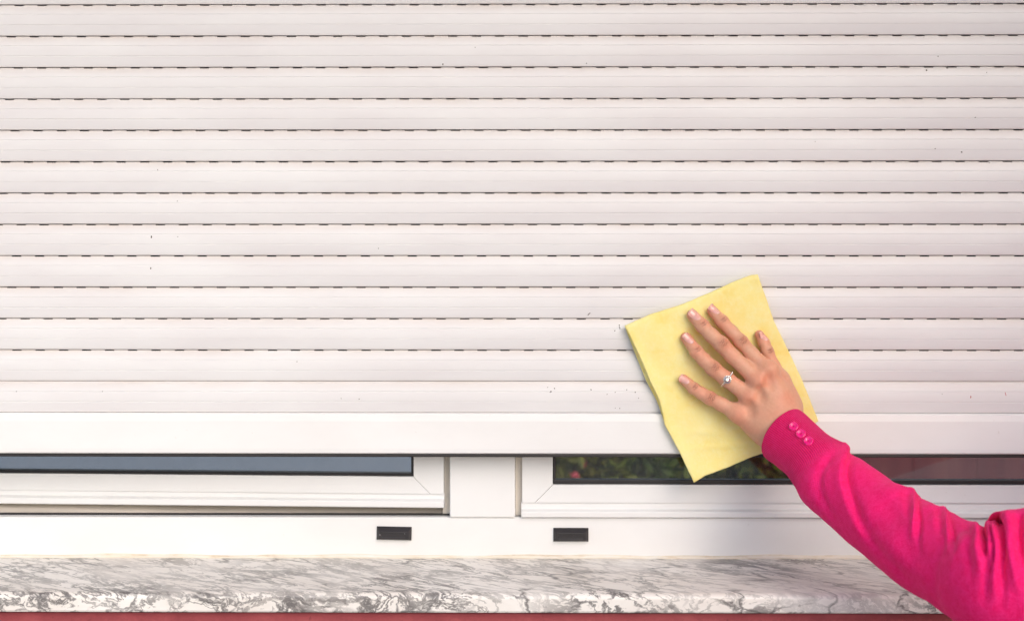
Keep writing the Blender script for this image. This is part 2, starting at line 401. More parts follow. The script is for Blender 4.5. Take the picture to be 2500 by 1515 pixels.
for (px, py, dx, dz, mi) in ((1438, 766, 6, -5, 2), (2455, 961, 2, 9, 3)):
    k = math.floor((py-J0)/PITCH); y = bulge(((py-J0)/PITCH-k)*PM/mm)-.0004
    a = at(px-dx/2, py-dz/2, y); c = at(px+dx/2, py+dz/2, y)
    mb.poly([(a.x-.0004, a.y, a.z), (a.x+.0004, a.y, a.z-.0003), (c.x+.0004, c.y, c.z), (c.x-.0004, c.y, c.z+.0003)], mi)
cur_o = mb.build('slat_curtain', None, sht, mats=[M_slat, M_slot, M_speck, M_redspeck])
# bottom bar
zb0, zb1 = zr(1007.6, -.004), zr(1107, -.005)
b = MB(); b.extrude_x([(.010, zb1), (-.0035, zb1), (-.0048, zb1+.0012), (-.0052, zb1+.006), (-.0050, zb0-.010), (-.0040, zb0-.002), (-.002, zb0-.0002), (.010, zb0)], XL, XR)
bar = b.build('bottom_bar', M_frame, sht)
b = MB(); b.extrude_x([(.012, zb1-.0001), (-.002, zb1-.0001), (-.0022, zb1-.0030), (-.0008, zb1-.0045), (.012, zb1-.0045)], XL, XR); b.build('rubber_seal', M_black, bar)
for x0, x1 in ((XL-.019, XL+.012), (XR-.012, XR+.019)):
    b = MB(); b.box(x0, x1, -.012, .03, SILLZ+.001, ZT+.01); bevel(b.build('guide_rail', M_frame, sht), .002)

# ------------------------------------------------------------------ window behind the shutter
win = empty('window', (0, .05, SILLZ), 'white aluminium two pane window showing below the raised shutter edge', 'window')
FY = .035
ZTW = ZT
b = MB()
zf = zr(1262, FY)
b.extrude_x([(FY, SILLZ+.0006), (FY, zf-.001), (FY+.0012, zf), (.10, zf), (.10, SILLZ+.0006)], XL-.018, XR+.018)
b.box(XL-.018, XL+.05, FY+.001, .10, zf+.0002, ZTW); b.box(XR-.05, XR+.018, FY+.001, .10, zf+.0002, ZTW)
b.build('frame', M_frame, win)
xm0, xm1 = xc(1098, .032), xc(1258, .032)
b = MB(); b.box(xm0, xm1, .032, .10, zf+.0004, ZTW); bevel(b.build('mullion', M_frame, win), .0015)
# rebate (inner step of the frame, ledge shade put into its tan)
b = MB()
b.extrude_x([(.0535, zr(1253, .05)), (.090, zr(1253, .05)+.012), (.090, zf-.001), (.0535, zf-.001)], XL+.05, xm0-.0003)
b.box(xc(1081, .05), xm0-.0003, .050, .09, zr(1253, .05), ZTW)
b.box(xm1+.0003, xc(1276, .045), .044, .09, zf+.001, ZTW)
b.box(xm1+.001, XR-.05, .046, .09, zf+.0006, zr(1250, .046))
rb = b.build('rebate', M_frame_shade, win)
# dark weather seal line under the left opening
b = MB(); b.box(XL+.05, xm0-.0006, .0480, .0530, zr(1263, .0478), zr(1253.5, .0478)); tag(b.build('weather_seal', M_black, win), None)
# beads of sealant along the sill
bm_v = []; b = MB(); n = 220; prevs = None
for i in range(n+1):
    x = XL+(XR-XL)*i/n; hgt = .0032+.0008*math.sin(x*23)+.0006*math.sin(x*61+1); dp = .0038+.0008*math.sin(x*31)
    ring = [(x, FY+.001, SILLZ-.001), (x, FY-dp, SILLZ-.0008), (x, FY-dp*.75, SILLZ+hgt*.5), (x, FY-.0012, SILLZ+hgt), (x, FY+.001, SILLZ+hgt+.0004)]
    k = len(b.v); b.v += ring
    if prevs is not None:
        for j in range(4): b.f.append([prevs+j, prevs+j+1, k+j+1, k+j]); b.m.append(0)
    prevs = k
b.build('sealant_bead', M_seal, win, smooth=True)

def sash(x0, x1, xg, side, rows, y0, tilt, label, lean=0.):
    """one sash; side=+1: its inner stile is on the right (left hand sash). rows: glass bottom, gasket bottom, groove, drip top, bottom"""
    root = bpy.data.objects.new('sash', None); root.empty_display_size = .05
    hx = x1 if side > 0 else x0
    root.location = Vector((hx, y0, rows[-1]))-win.matrix_world.translation; link(root, win); bpy.context.view_layer.update(); root['label'] = label
    c, s = math.cos(tilt), math.sin(tilt)
    def rot(p):
        x, y, z = p; dx, dy = x-hx, y-y0
        return (hx+dx*c-dy*s, y0+dx*s+dy*c+(z-rows[-1])*math.tan(lean), z)
    zgb, zkb, zgr, zdr, zbt = rows
    gx = xg      # x of stile / gasket boundary
    # bottom rail with drip nose
    if side > 0: gr0, gr1 = x0, x1+.0006
    else: gr0, gr1 = x0-.0012, x1
    b = MB()
    m_ = .0008
    w_st = abs((x1 if side > 0 else x0)-gx)
    # rail upper part, mitred against the stile
    zl = zgr
    h = zkb-zl
    f = lambda q: rot(q)
    if side > 0:
        quad = [(x0, y0, zkb), (gx-m_*.4, y0, zkb), (gx+h-m_*.4, y0, zl), (x0, y0, zl)]
        st = [(gx+m_*.4, y0, ZTW), (x1, y0, ZTW), (x1, y0, zl), (gx+h+m_*.4, y0, zl), (gx+m_*.4, y0, zkb)]
    else:
        quad = [(x1, y0, zkb), (gx+m_*.4, y0, zkb), (gx-h+m_*.4, y0, zl), (x1, y0, zl)]
        st = [(gx-m_*.4, y0, ZTW), (x0, y0, ZTW), (x0, y0, zl), (gx-h-m_*.4, y0, zl), (gx-m_*.4, y0, zkb)]
    def slab(pts, dep, mi=0):
        n = len(pts); k = len(b.v); b.v += [f(p) for p in pts]+[f((p[0], p[1]+dep, p[2])) for p in pts]
        b.f.append(list(range(k, k+n))); b.f.append(list(range(k+n, k+2*n))[::-1]); b.m += [mi, mi]
        for i in range(n): j = (i+1) % n; b.f.append([k+i, k+j, k+n+j, k+n+i]); b.m.append(mi)
    slab(quad, .036); slab(st, .036)
    # dark hairline of the mitre = thin recessed strip behind the gap
    b.extrude_x([(y0+.0003, zgr), (y0+.0003, zgr+.0001-.0001), (y0+.002, zdr), (y0-.004, zdr-.0010), (y0-.0052, zdr-.003), (y0-.0052, zbt+.001), (y0-.004, zbt), (y0+.036, zbt), (y0+.036, zgr)][0:1]+
                [(y0+.0024, zgr-.0002), (y0+.0026, zdr+.0004), (y0-.0045, zdr-.0016), (y0-.0054, zdr-.003), (y0-.0052, zbt+.0012), (y0-.0035, zbt), (y0+.034, zbt), (y0+.034, zgr-.0001)], gr0, gr1, rot=rot)
    o = b.build('sash_frame', M_frame, root)
    # gasket: black L around the glass
    b = MB(); gw = abs(zgb-zkb); gy = y0+.004; gv = .0035
    if side > 0:
        b.box(x0, gx, gy, gy+.012, zkb+.0001, zgb, rot=rot); b.box(gx-gv, gx-.0001, gy+.0005, gy+.012, zgb, ZTW, rot=rot)
    else:
        b.box(gx, x1, gy, gy+.012, zkb+.0001, zgb, rot=rot); b.box(gx+.0001, gx+gv, gy+.0005, gy+.012, zgb, ZTW, rot=rot)
    bevel(b.build('gasket', M_black, root), .0008)
    b = MB()
    if side > 0: b.box(x0, gx-.002, y0+.011, y0+.0135, zgb-.003, ZTW, rot=rot)
    else: b.box(gx+.002, x1, y0+.011, y0+.0135, zgb-.003, ZTW, rot=rot)
    b.build('glass_pane', M_glass if side > 0 else M_clear, root)
    if side > 0:
        b = MB(); b.box(x0, gx-.002, y0+.0142, y0+.0150, zgb-.003, ZTW, rot=rot); b.build('pane_backing', M_backing, root)  # blue grey sheet added behind the pane to lighten it
    return root
y1 = .036
sash(XL+.06, xc(1083, y1), xc(1009, y1), +1, (zr(1156.5, y1), zr(1163.5, y1), zr(1205, y1), zr(1218.5, y1), zr(1238, y1)), y1, R(-2.6), 'slightly ajar left window sash with blue grey glass')
y2 = .034
sash(xc(1275, y2), XR-.055, xc(1350, y2), -1, (zr(1171, y2), zr(1182, y2), zr(1225.5, y2), zr(1243, y2), zr(1261, y2)), y2, 0, 'closed right window sash, garden hedge showing through its clear glass', 0)
# black head seal lines seen just under the bottom bar
b = MB(); b.box(XL+.06, xc(1006, .040), .036, .044, zr(1117.5, .036), zr(1113, .036)+.004)
# drain caps
def drain_cap(px0, px1, py0, py1, tilt, label):
    x0, x1, z0, z1 = xc(px0, FY), xc(px1, FY), zr(py1, FY), zr(py0, FY)
    cx, cz = (x0+x1)/2, (z0+z1)/2; w, h = (x1-x0)/2, (z1-z0)/2
    V = []; lay = [(0, 0., 0., 0.), (.0015, 0, 0, 0), (.0055, .0030, .0048, .0016), (.0060, .0034, .0052, .0020)]
    for d, ix, it, ib in lay:
        V += [(-w+ix, -d, -h+ib), (w-ix, -d, -h+ib), (w-ix, -d, h-it), (-w+ix, -d, h-it)]
    F = []
    for l in range(3):
        for i in range(4): F.append([l*4+i, l*4+(i+1) % 4, l*4+4+(i+1) % 4, l*4+4+i])
    # slightly sunk centre panel
    k = len(V); V += [(-w+.006, -.0060, -h+.004), (w-.006, -.0060, -h+.004), (w-.006, -.0060, h-.0075), (-w+.006, -.0060, h-.0075)]
    for i in range(4): F.append([12+i, 12+(i+1) % 4, k+(i+1) % 4, k+i])
    V += [(v[0]*.985, -.0054, v[2]*.985) for v in V[k:k+4]]
    for i in range(4): F.append([k+i, k+(i+1) % 4, k+4+(i+1) % 4, k+4+i])
    F.append([k+4, k+5, k+6, k+7])
    ct, st_ = math.cos(tilt), math.sin(tilt); fm = [0]*len(F)
    def bead(x, z, r, mi, y=-.0054, ex=1.):
        q = len(V)
        for i in range(6):
            a = i*math.pi/3; V.append((x+r*ex*math.cos(a), y-.00002, z+r*math.sin(a)))
        V.append((x, y-r*.6, z))
        for i in range(6): F.append([q+i, q+(i+1) % 6, q+6]); fm.append(mi)
    gg = random.Random(int(px0))
    for i in range(9): bead(-.003+.0014*i, -h+.0058+.0009*math.sin(i*2.3), .0006, 0)
    if tilt: bead(w*.62, h*.12, .0007, 1); bead(w*.26, -h*.55, .0006, 1); bead(-w+.0045, -h*.15, .0007, 1, -.0058, 1.6)
    else: bead(w*.35, -h*.62, .0004, 1)
    P = [(cx+x*ct-z*st_, FY-.0001+y, cz+x*st_+z*ct) for x, y, z in V]
    o = mesh_obj('drain_cap', P, F, None, win, mats=[M_cap, M_white_dot], fmat=fm); o['label'] = label
    bevel(o, .0004, 2, 40)
drain_cap(920, 1005, 1284.5, 1317, R(-1.1), 'black plastic drain cap, slightly crooked, below the left sash')
drain_cap(1351, 1436.5, 1287, 1320, 0, 'black plastic drain cap set straight below the right sash')
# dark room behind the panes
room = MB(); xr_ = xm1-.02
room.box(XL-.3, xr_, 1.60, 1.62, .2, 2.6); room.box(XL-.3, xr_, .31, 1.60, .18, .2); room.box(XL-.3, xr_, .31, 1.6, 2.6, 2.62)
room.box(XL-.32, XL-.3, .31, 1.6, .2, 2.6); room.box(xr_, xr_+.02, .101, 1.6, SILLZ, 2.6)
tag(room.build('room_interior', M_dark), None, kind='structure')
# ------------------------------------------------------------------ marble sill
YF = -.1335; zs0 = SILLZ-.0005; zs1 = SILLZ-.0035
zbot = zr(1495, YF)
prof = [(.034, zs0)]
for i in range(9):
    a = i/8; prof.append((.034+(YF+.007-.034)*a, zs0+(zs1-zs0)*a))
for i in range(1, 7):
    a = math.pi/2*i/6; prof.append((YF+.007-.007*math.sin(a), zs1-.007*(1-math.cos(a))))
prof += [(YF, zbot+.002), (YF+.0012, zbot), (.034, zbot)]
b = MB(); b.extrude_x(prof[1:], -1.75, 1.30)
tag(b.build('window_sill', M_marble), 'thick white marble window sill with grey veins above maroon wall', 'window sill')

# ------------------------------------------------------------------ cleaning cloth
def mat_cloth():
    m, t, b = newmat('yellow_cloth'); p = pos(t)
    big = noise(t, p, 22, 5, .6, .4); fine = noise(t, p, 420, 3, .7); mid = noise(t, p, 110, 5, .7)
    c = ramp(t, big, [(.32, (.92, .81, .36)), (.55, (.91, .77, .29)), (.74, (.90, .70, .19))])
    c = mix(t, math_(t, 'MULTIPLY', ramp(t, mid, [(.45, 0.), (.7, 1.)]), .35), c, (.93, .87, .52))
    t.links.new(c, b.inputs['Base Color']); b.inputs['Roughness'].default_value = .95
    b.inputs['Sheen Weight'].default_value = .15; b.inputs['Specular IOR Level'].default_value = .15
    b.inputs['Subsurface Weight'].default_value = .12; b.inputs['Subsurface Scale'].default_value = .004
    h = math_(t, 'ADD', math_(t, 'MULTIPLY', fine, .5), mid); bump(t, b, h, .5, .0006); return m
M_cloth = mat_cloth()
def poly_at(P, u):
    P = np.array(P, float); d = np.r_[0, np.cumsum(np.linalg.norm(np.diff(P, axis=0), axis=1))]; d /= d[-1]
    return np.stack([np.interp(u, d, P[:, 0]), np.interp(u, d, P[:, 1])], -1)
cL = [(1525, 796), (1547, 854), (1577, 929), (1603, 978), (1622, 1034), (1660, 1105), (1694, 1177)]
cR = [(1850, 671), (1866, 715), (1889, 783), (1922, 850), (1957, 925), (1998, 1027)]
cT = [(1525, 796), (1585, 769), (1667, 743), (1742, 711), (1799, 685), (1835, 672), (1850, 671)]
cB = [(1694, 1177), (1722, 1160), (1750, 1150), (1779, 1139), (1829, 1117), (1868, 1103), (1935, 1062), (1998, 1027)]
def coons(a, b):
    T, B_, L, R_ = poly_at(cT, a), poly_at(cB, a), poly_at(cL, b), poly_at(cR, b)
    a = a[:, None]; b = b[:, None]
    c00, c10, c01, c11 = [np.array(q, float) for q in (cT[0], cT[-1], cB[0], cB[-1])]
    return (1-b)*T+b*B_+(1-a)*L+a*R_-((1-a)*(1-b)*c00+a*(1-b)*c10+(1-a)*b*c01+a*b*c11)
def cloth_y(a, b, layer):
    w = .0009*np.sin(a*7+b*3)*np.sin(b*9+1)+.0005*np.sin(a*19-b*13)+.0007*np.exp(-(((a-.62)*1.2+(b-.14))/.03)**2)*np.exp(-((a-.55)/.25)**2)+.0009*np.exp(-((b-.80-.25*a)/.018)**2)*np.exp(-((a-.35)/.3)**2)+.0006*np.exp(-((b-.68-.35*a)/.02)**2)*np.exp(-((a-.2)/.2)**2)
    curl = .0016*np.exp(-((1-b)/.05)**2)*(.5+.5*np.sin(a*9+.5))+.002*np.exp(-(a/.05)**2)
    return (-.0112, -.0080, -.0052)[layer]-(w+.0006 if layer == 0 else w*.5)-(curl if layer == 0 else curl*.25)
nA, nB = 90, 120
V = []; F = []
for layer in (0, 1, 2):
    A, Bb = np.meshgrid(np.linspace(0, 1, nA), np.linspace(0, 1, nB)); a = A.ravel(); b_ = Bb.ravel()
    P = coons(a, b_)
    if layer < 2:
        ins = (9.5 if layer == 0 else 5.)*np.sin(math.pi*np.clip(b_/.62, 0, 1))**.8*(1-a)**6
        P[:, 0] += ins
    P[:, 1] += (0, -2.0, -4.0)[layer]*(b_**4)
    P[:, 0] += (0, 1, 1)[layer]*b_*2-(1.5*layer)*(a**8)
    yy = cloth_y(a, b_, layer)
    # rounded fold where the layers meet along the top edge
    fold = np.clip(1-b_/.025, 0, 1); yy = yy*(1-fold**2*.55)+(-.0080)*fold**2*.55
    e_ = np.maximum(np.exp(-(b_/.02)**2)+np.exp(-((1-b_)/.02)**2), np.exp(-(a/.02)**2)+np.exp(-((1-a)/.02)**2))
    P = P+np.stack([np.sin(b_*47+layer)+.6*np.sin(b_*113), np.sin(a*53+layer)+.6*np.sin(a*131)], 1)*(e_*.22)[:, None]
    if layer: P = P+(np.array([1620., 900.])-P)*(b_**6*.035*layer)[:, None]
    k = len(V); V += [at(P[i, 0], P[i, 1], yy[i]) for i in range(len(a))]
    for i in range(nB-1):
        for j in range(nA-1):
            q = k+i*nA+j; F.append((q, q+1, q+nA+1, q+nA))
# join the front layer to the back layer over the top fold
for j in range(nA-1):
    F.append((j, j+2*nA*nB, j+1+2*nA*nB, j+1)); 
cl = mesh_obj('cleaning_cloth', V, F, M_cloth, smooth=True)
md = cl.modifiers.new('solid', 'SOLIDIFY'); md.thickness = .0017; md.offset = 0
tag(cl, 'folded yellow cleaning cloth pressed flat on the shutter under the hand', 'cloth')

# ------------------------------------------------------------------ signed distance modelling
class SDF:
    def __init__(s, lo, hi, h):
        s.lo = np.array(lo, float); s.h = h; s.n = np.ceil((np.array(hi)-s.lo)/h).astype(int)+1
        s.d = np.full(s.n, 1.0, np.float32)
    def block(s, lo, hi):
        a = np.maximum(np.floor((lo-s.lo)/s.h).astype(int), 0); b = np.minimum(np.ceil((hi-s.lo)/s.h).astype(int)+1, s.n)
        if (b <= a).any(): return None
        sl = tuple(slice(a[i], b[i]) for i in range(3))
        ax = [(s.lo[i]+s.h*np.arange(a[i], b[i])).astype(np.float32) for i in range(3)]
        return sl, ax[0][:, None, None], ax[1][None, :, None], ax[2][None, None, :]
    @staticmethod
    def smin(a, b, k):
        if k <= 0: return np.minimum(a, b)
        h = np.maximum(k-np.abs(a-b), 0)/k; return np.minimum(a, b)-h*h*k*.25
    def cone(s, a, b, ra, rb, k=0., m=None, tgt=None):
        a = np.array(a, float); b = np.array(b, float); M = max(ra, rb)+(m or max(3*k, .006))
        r = s.block(np.minimum(a, b)-M, np.maximum(a, b)+M)
        if r is None: return
        sl, X, Y, Z = r; ba = b-a; L = max(float(ba@ba), 1e-12)
        t = np.clip(((X-a[0])*ba[0]+(Y-a[1])*ba[1]+(Z-a[2])*ba[2])/L, 0, 1)
        d = np.sqrt((X-a[0]-t*ba[0])**2+(Y-a[1]-t*ba[1])**2+(Z-a[2]-t*ba[2])**2)-(ra+(rb-ra)*t)
        T = s.d if tgt is None else tgt
        T[sl] = s.smin(T[sl], d, k)
    def chain(s, pts, rs, k, kself=.003, kbulk=None):
        """limb built alone, then blended onto the rest with k"""
        T = np.full(s.n, 1.0, np.float32)
        for i in range(len(pts)-1): s.cone(pts[i], pts[i+1], rs[i], rs[i+1], kself, tgt=T)
        s.d = s.smin(s.d, T, k) if k else np.minimum(s.d, T)
    def ell(s, c, r, k=0., sub=False, rot=None):
        c = np.array(c, float); r_ = np.array(r, float); M = max(r)+3*k+.006
        q = s.block(c-M, c+M)
        if q is None: return
        sl, X, Y, Z = q; X = X-c[0]; Y = Y-c[1]; Z = Z-c[2]
        if rot is not None:
            Rm = rot; X, Y, Z = (Rm[0][0]*X+Rm[0][1]*Y+Rm[0][2]*Z, Rm[1][0]*X+Rm[1][1]*Y+Rm[1][2]*Z, Rm[2][0]*X+Rm[2][1]*Y+Rm[2][2]*Z)
        k0 = np.sqrt((X/r_[0])**2+(Y/r_[1])**2+(Z/r_[2])**2); k1 = np.sqrt((X/r_[0]**2)**2+(Y/r_[1]**2)**2+(Z/r_[2]**2)**2)
        d = k0*(k0-1)/np.maximum(k1, 1e-9)
        if sub: s.d[sl] = -s.smin(-s.d[sl], d, k)
        else: s.d[sl] = s.smin(s.d[sl], d, k)
    def surface(s):
        V = s.d; ins = V < 0; n = V.shape
        c = ins[:-1, :-1, :-1].astype(np.int8)*0; cnt = np.zeros((n[0]-1, n[1]-1, n[2]-1), np.int8)
        for i in (0, 1):
            for j in (0, 1):
                for k in (0, 1): cnt += ins[i:n[0]-1+i, j:n[1]-1+j, k:n[2]-1+k]
        act = (cnt > 0) & (cnt < 8); I, J, K = np.nonzero(act); idx = np.full(act.shape, -1, np.int64); idx[I, J, K] = np.arange(len(I))
        acc = np.zeros((len(I), 3)); w = np.zeros(len(I))
        C = [(i, j, k) for i in (0, 1) for j in (0, 1) for k in (0, 1)]
        for a in C:
            for ax in range(3):
                if a[ax]: continue
                b = list(a); b[ax] = 1
                va = V[I+a[0], J+a[1], K+a[2]]; vb = V[I+b[0], J+b[1], K+b[2]]; x = (va < 0) != (vb < 0)
                t = np.where(x, va/np.where(x, va-vb, 1), 0)
                p = np.array(a, float)[None]+t[:, None]*(np.array(b)-np.array(a))[None]
                acc += p*x[:, None]; w += x
        P = (acc/w[:, None]+np.stack([I, J, K], 1))*s.h+s.lo
        F = []
        for ax in range(3):
            u, v = [(1, 2), (2, 0), (0, 1)][ax]
            sl0 = [slice(None)]*3; sl1 = [slice(None)]*3; sl0[ax] = slice(0, -1); sl1[ax] = slice(1, None)
            a = ins[tuple(sl0)]; b = ins[tuple(sl1)]; ch = np.argwhere(a != b)
            ch = ch[(ch[:, u] > 0) & (ch[:, v] > 0) & (ch[:, u] < n[u]-1) & (ch[:, v] < n[v]-1)]
            flip = a[tuple(ch.T)]
            def cell(du, dv):
                q = ch.copy(); q[:, u] -= du; q[:, v] -= dv; return idx[tuple(q.T)]
            q = np.stack([cell(1, 1), cell(0, 1), cell(0, 0), cell(1, 0)], 1)
            q[~flip] = q[~flip][:, ::-1]; F.append(q)
        return P, np.concatenate(F)

# ------------------------------------------------------------------ the hand (left hand, back towards the camera)
K1 = 200/1493
def A_(x, y, r, d): return (1640+K1*x, 720+K1*y, r*K1, d)      # crop A
def B_(x, y, r, d): return (1640+K1*x, 860+K1*y, r*K1, d)      # crop B
def C_(x, y, r, d): return (1800+K1*x, 780+K1*y, r*K1, d)      # crop C
CF = -.0118
fing = {
 'index':  [A_(740, 285, 96, None), A_(915, 478, 112, -.0075), A_(1095, 668, 112, -.012), A_(1262, 848, 124, -.0160), C_(255, 615, 122, -.0205), (1877, 903, 19.5, -.0275)],
 'middle': [A_(378, 362, 104, None), A_(558, 560, 122, -.0085), A_(725, 735, 124, -.014), A_(905, 893, 138, -.0195), A_(1105, 1110, 134, -.0225), (1854, 930, 21.0, -.0290)],
 'ring':   [A_(260, 775, 100, None), A_(445, 1022, 115, -.0080), A_(590, 1180, 121, -.0125), A_(755, 1335, 135, -.0165), (1774, 925, 18.3, -.0195), (1832, 968, 20.5, -.0250)],
 'little': [B_(217, 492, 94, None), B_(398, 650, 103, -.0070), B_(540, 745, 108, -.0095), B_(690, 830, 120, -.0120), B_(900, 940, 122, -.0150), (1802, 1008, 19.5, -.0195)],
 'thumb':  [C_(402, 272, 84, None), C_(490, 420, 96, -.0055), C_(548, 580, 108, -.0065), C_(665, 850, 112, -.0085), (1905, 925, 17., -.0115)],
}
def world_chain(L):
    P = []; Rr = []
    for i, (px, py, r, d) in enumerate(L):
        y = CF-(.0005 if d is None else 0)
        sc = .0005*(D-.02)/D; rr = r*sc
        y = CF-rr*.93 if d is None else CF-rr*.93+d*.72
        rr = r*.0005*(D+y)/D
        P.append(np.array(at(px, py, y))); Rr.append(rr)
    return P, Rr
FW = {k: world_chain(v) for k, v in fing.items()}
lo = np.array([at(1625, 0, -.02).x, -.135, at(0, 1170, -.02).z]); hi = np.array([at(2030, 0, -.02).x, -.004, at(0, 715, -.02).z])
G = SDF(lo, hi, .00085)
def wp(px, py, y): return np.array(at(px, py, y))
MC = {k: FW[k][0][-1] for k in FW}
sc = .0005
wrist = {'index': wp(1928, 1020, -.043), 'middle': wp(1915, 1033, -.045), 'ring': wp(1900, 1048, -.044), 'little': wp(1887, 1062, -.040)}
# metacarpals and palm
rs = {'index': (.0100, .0135), 'middle': (.0105, .0145), 'ring': (.0104, .0140), 'little': (.0098, .0125)}
for k in ('index', 'middle', 'ring', 'little'):
    a = MC[k].copy(); b = wrist[k]; m_ = (a+b)/2+np.array([0, .0015, 0])
    G.cone(a, m_, rs[k][0]*.93, rs[k][1]*.97, .011); G.cone(m_, b, rs[k][1]*.97, rs[k][1], .011)
G.cone(wp(1868, 975, -.028), wp(1885, 1040, -.036), .016, .018, .014)          # palm body
G.cone(wp(1838, 1020, -.026), wp(1872, 1058, -.034), .0125, .015, .012)      # heel of the hand
G.cone(wp(1905, 935, -.026), wp(1925, 1000, -.036), .010, .0155, .010)          # thumb side
# wrist and forearm start
F0 = wp(1909, 1044, -.046); F1 = wp(1965, 1090, -.072)
for o_ in (-.011, 0, .011):
    dv = np.array([.70, 0, .71])*o_
    G.cone(F0+dv-np.array([.02, -.01, -.02]), F1+dv*.8, .0168, .0150, .010)
G.chain(*FW['thumb'], .008, .004)
G.cone(MC['thumb'], wp(1925, 985, -.034), .0088, .014, .010)
for k in ('little', 'ring', 'index', 'middle'):
    P, Rr = FW[k]
    T = np.full(G.n, 1.0, np.float32)
    for i in range(len(P)-1): G.cone(P[i], P[i+1], Rr[i], Rr[i+1], .0035, tgt=T)
    # blend: strong near the palm, sharp between neighbouring fingers
    ax = [(G.lo[i]+G.h*np.arange(G.n[i])) for i in range(3)]
    dist = np.sqrt((ax[0][:, None, None]-MC[k][0])**2+(ax[1][None, :, None]-MC[k][1])**2+(ax[2][None, None, :]-MC[k][2])**2).astype(np.float32)
    kk = np.clip((.034-dist)/.034, 0, 1)*.011+.0007
    h = np.maximum(kk-np.abs(G.d-T), 0)/kk; G.d = np.minimum(G.d, T)-h*h*kk*.25
    del T, dist, kk, h
# joints, knuckles, tendons
for k, fi in (('index', (1, 3)), ('middle', (1, 3)), ('ring', (1, 3)), ('little', (1, 3))):
    P, Rr = FW[k]
    for q in fi: G.ell(P[q]+np.array([0, -Rr[q]*.35, 0]), [Rr[q]*.80, Rr[q]*.72, Rr[q]*.80], .004)
for k, z in (('index', .0035), ('middle', .0040), ('ring', .0028), ('little', .0022)):
    c = MC[k]; G.ell(c+np.array([0, -z*1.2, 0]), [.0085, .0085, .0085], .010)
    e = wrist[k]*.5+c*.5; G.cone(c+np.array([0, -.0062, 0]), e+np.array([0, -.0102, 0]), .0030, .0022, .006)
# valleys between the knuckles
for a_, b_ in (('index', 'middle'), ('middle', 'ring'), ('ring', 'little')):
    c = (MC[a_]+MC[b_])/2; w = (wrist[a_]+wrist[b_])/2; c2 = c*.9+w*.1
    G.ell(c2+np.array([0, -.0175, 0]), [.0045, .0065, .0085], .007, sub=True)
# wrinkles over the joints
V_, F_ = G.surface()
def smooth_lap(V, F, it):
    n = len(V); e = np.concatenate([F[:, [0, 1]], F[:, [1, 2]], F[:, [2, 3]], F[:, [3, 0]]]); e = np.concatenate([e, e[:, ::-1]])
    deg = np.bincount(e[:, 0], minlength=n)[:, None]
    for lam in [.5, -.52]*it:
        S_ = np.stack([np.bincount(e[:, 0], V[e[:, 1], j], minlength=n) for j in range(3)], 1)
        V = V+lam*(S_/np.maximum(deg, 1)-V)
    return V
V_ = smooth_lap(V_, F_, 4)
def vnormals(V, F):
    a = np.cross(V[F[:, 2]]-V[F[:, 0]], V[F[:, 3]]-V[F[:, 1]]); n = np.zeros_like(V)
    for c in range(4):
        for j in range(3): n[:, j] += np.bincount(F[:, c], a[:, j], minlength=len(V))
    return n/np.maximum(np.linalg.norm(n, axis=1, keepdims=True), 1e-12)
Nn = vnormals(V_, F_)
skin = np.tile(np.array([.73, .385, .255]), (len(V_), 1)); disp = np.zeros(len(V_))
ndx = proj(V_)
def vnoise(P, s, seed):
    r = np.random.default_rng(seed); o = np.zeros(len(P))
    for i in range(8):
        d = r.normal(size=3); d /= np.linalg.norm(d); o += np.sin(P@d*s*r.uniform(.6, 1.7)+r.uniform(0, 6.3))
    return o/8
def blend(col, m): 
    global skin
    skin = skin*(1-m[:, None])+np.array(col)*m[:, None]
bl_ = vnoise(V_, 190, 1); blend((.78, .34, .23), np.clip(bl_*1.1, 0, .5)); blend((.71, .43, .29), np.clip(-bl_*1.0, 0, .45))
f2 = vnoise(V_, 900, 2); skin *= (1+.04*f2)[:, None]
front = np.clip(-Nn[:, 1]*1.6-.2, 0, 1)
for k, fi in (('index', (1, 3)), ('middle', (1, 3)), ('ring', (1, 3)), ('little', (1, 3)), ('thumb', (2,))):
    P, Rr = FW[k]
    for q in fi:
        ax_ = P[q+1]-P[q-1]; ax_ /= np.linalg.norm(ax_)
        rel = V_-(P[q]+np.array([.0025, 0, .001])); s_ = rel@ax_; perp = rel-s_[:, None]*ax_; sd_ = np.abs(perp[:, 0]*ax_[2]-perp[:, 2]*ax_[0])
        big = 1. if q == 3 else .62
        m = np.exp(-(s_/(.0046*big+.001))**2-(sd_/(.0050*big+.0008))**2)*front
        blend((.40, .155, .085), m*(.68 if q == 3 else .48))
        for j, off in enumerate((-.0034, -.0016, .0, .0015, .0032)):
            wv = s_-off*big-.0006*np.sin(sd_*900+j*2)-sd_*sd_*30*(1 if off > 0 else -1)
            l = np.exp(-(wv/.00045)**2)*np.exp(-(sd_/(.0046*big))**2)*front
            disp -= .00035*l; blend((.24, .075, .04), l*.75)
    # pinker fingertips, shade of skin round the nail
    m = np.exp(-(np.linalg.norm(V_-P[0], axis=1)/.0105)**4); blend((.78, .30, .21), m*.55)
for k in ('index', 'middle', 'ring', 'little'):
    m = np.exp(-(np.linalg.norm(V_-(MC[k]-np.array([0, .01, 0])), axis=1)/.0095)**2); blend((.76, .27, .16), m*.45)
V_ = V_+Nn*disp[:, None]
# soft flush on the back of the hand
m = np.exp(-(np.linalg.norm(V_-wp(1880, 990, -.045), axis=1)/.022)**2); blend((.60, .29, .17), m*.35)
person = empty('person', (.975, -.35, 0), 'person in hot pink knit sweater wiping the shutter with a yellow cloth', 'person')

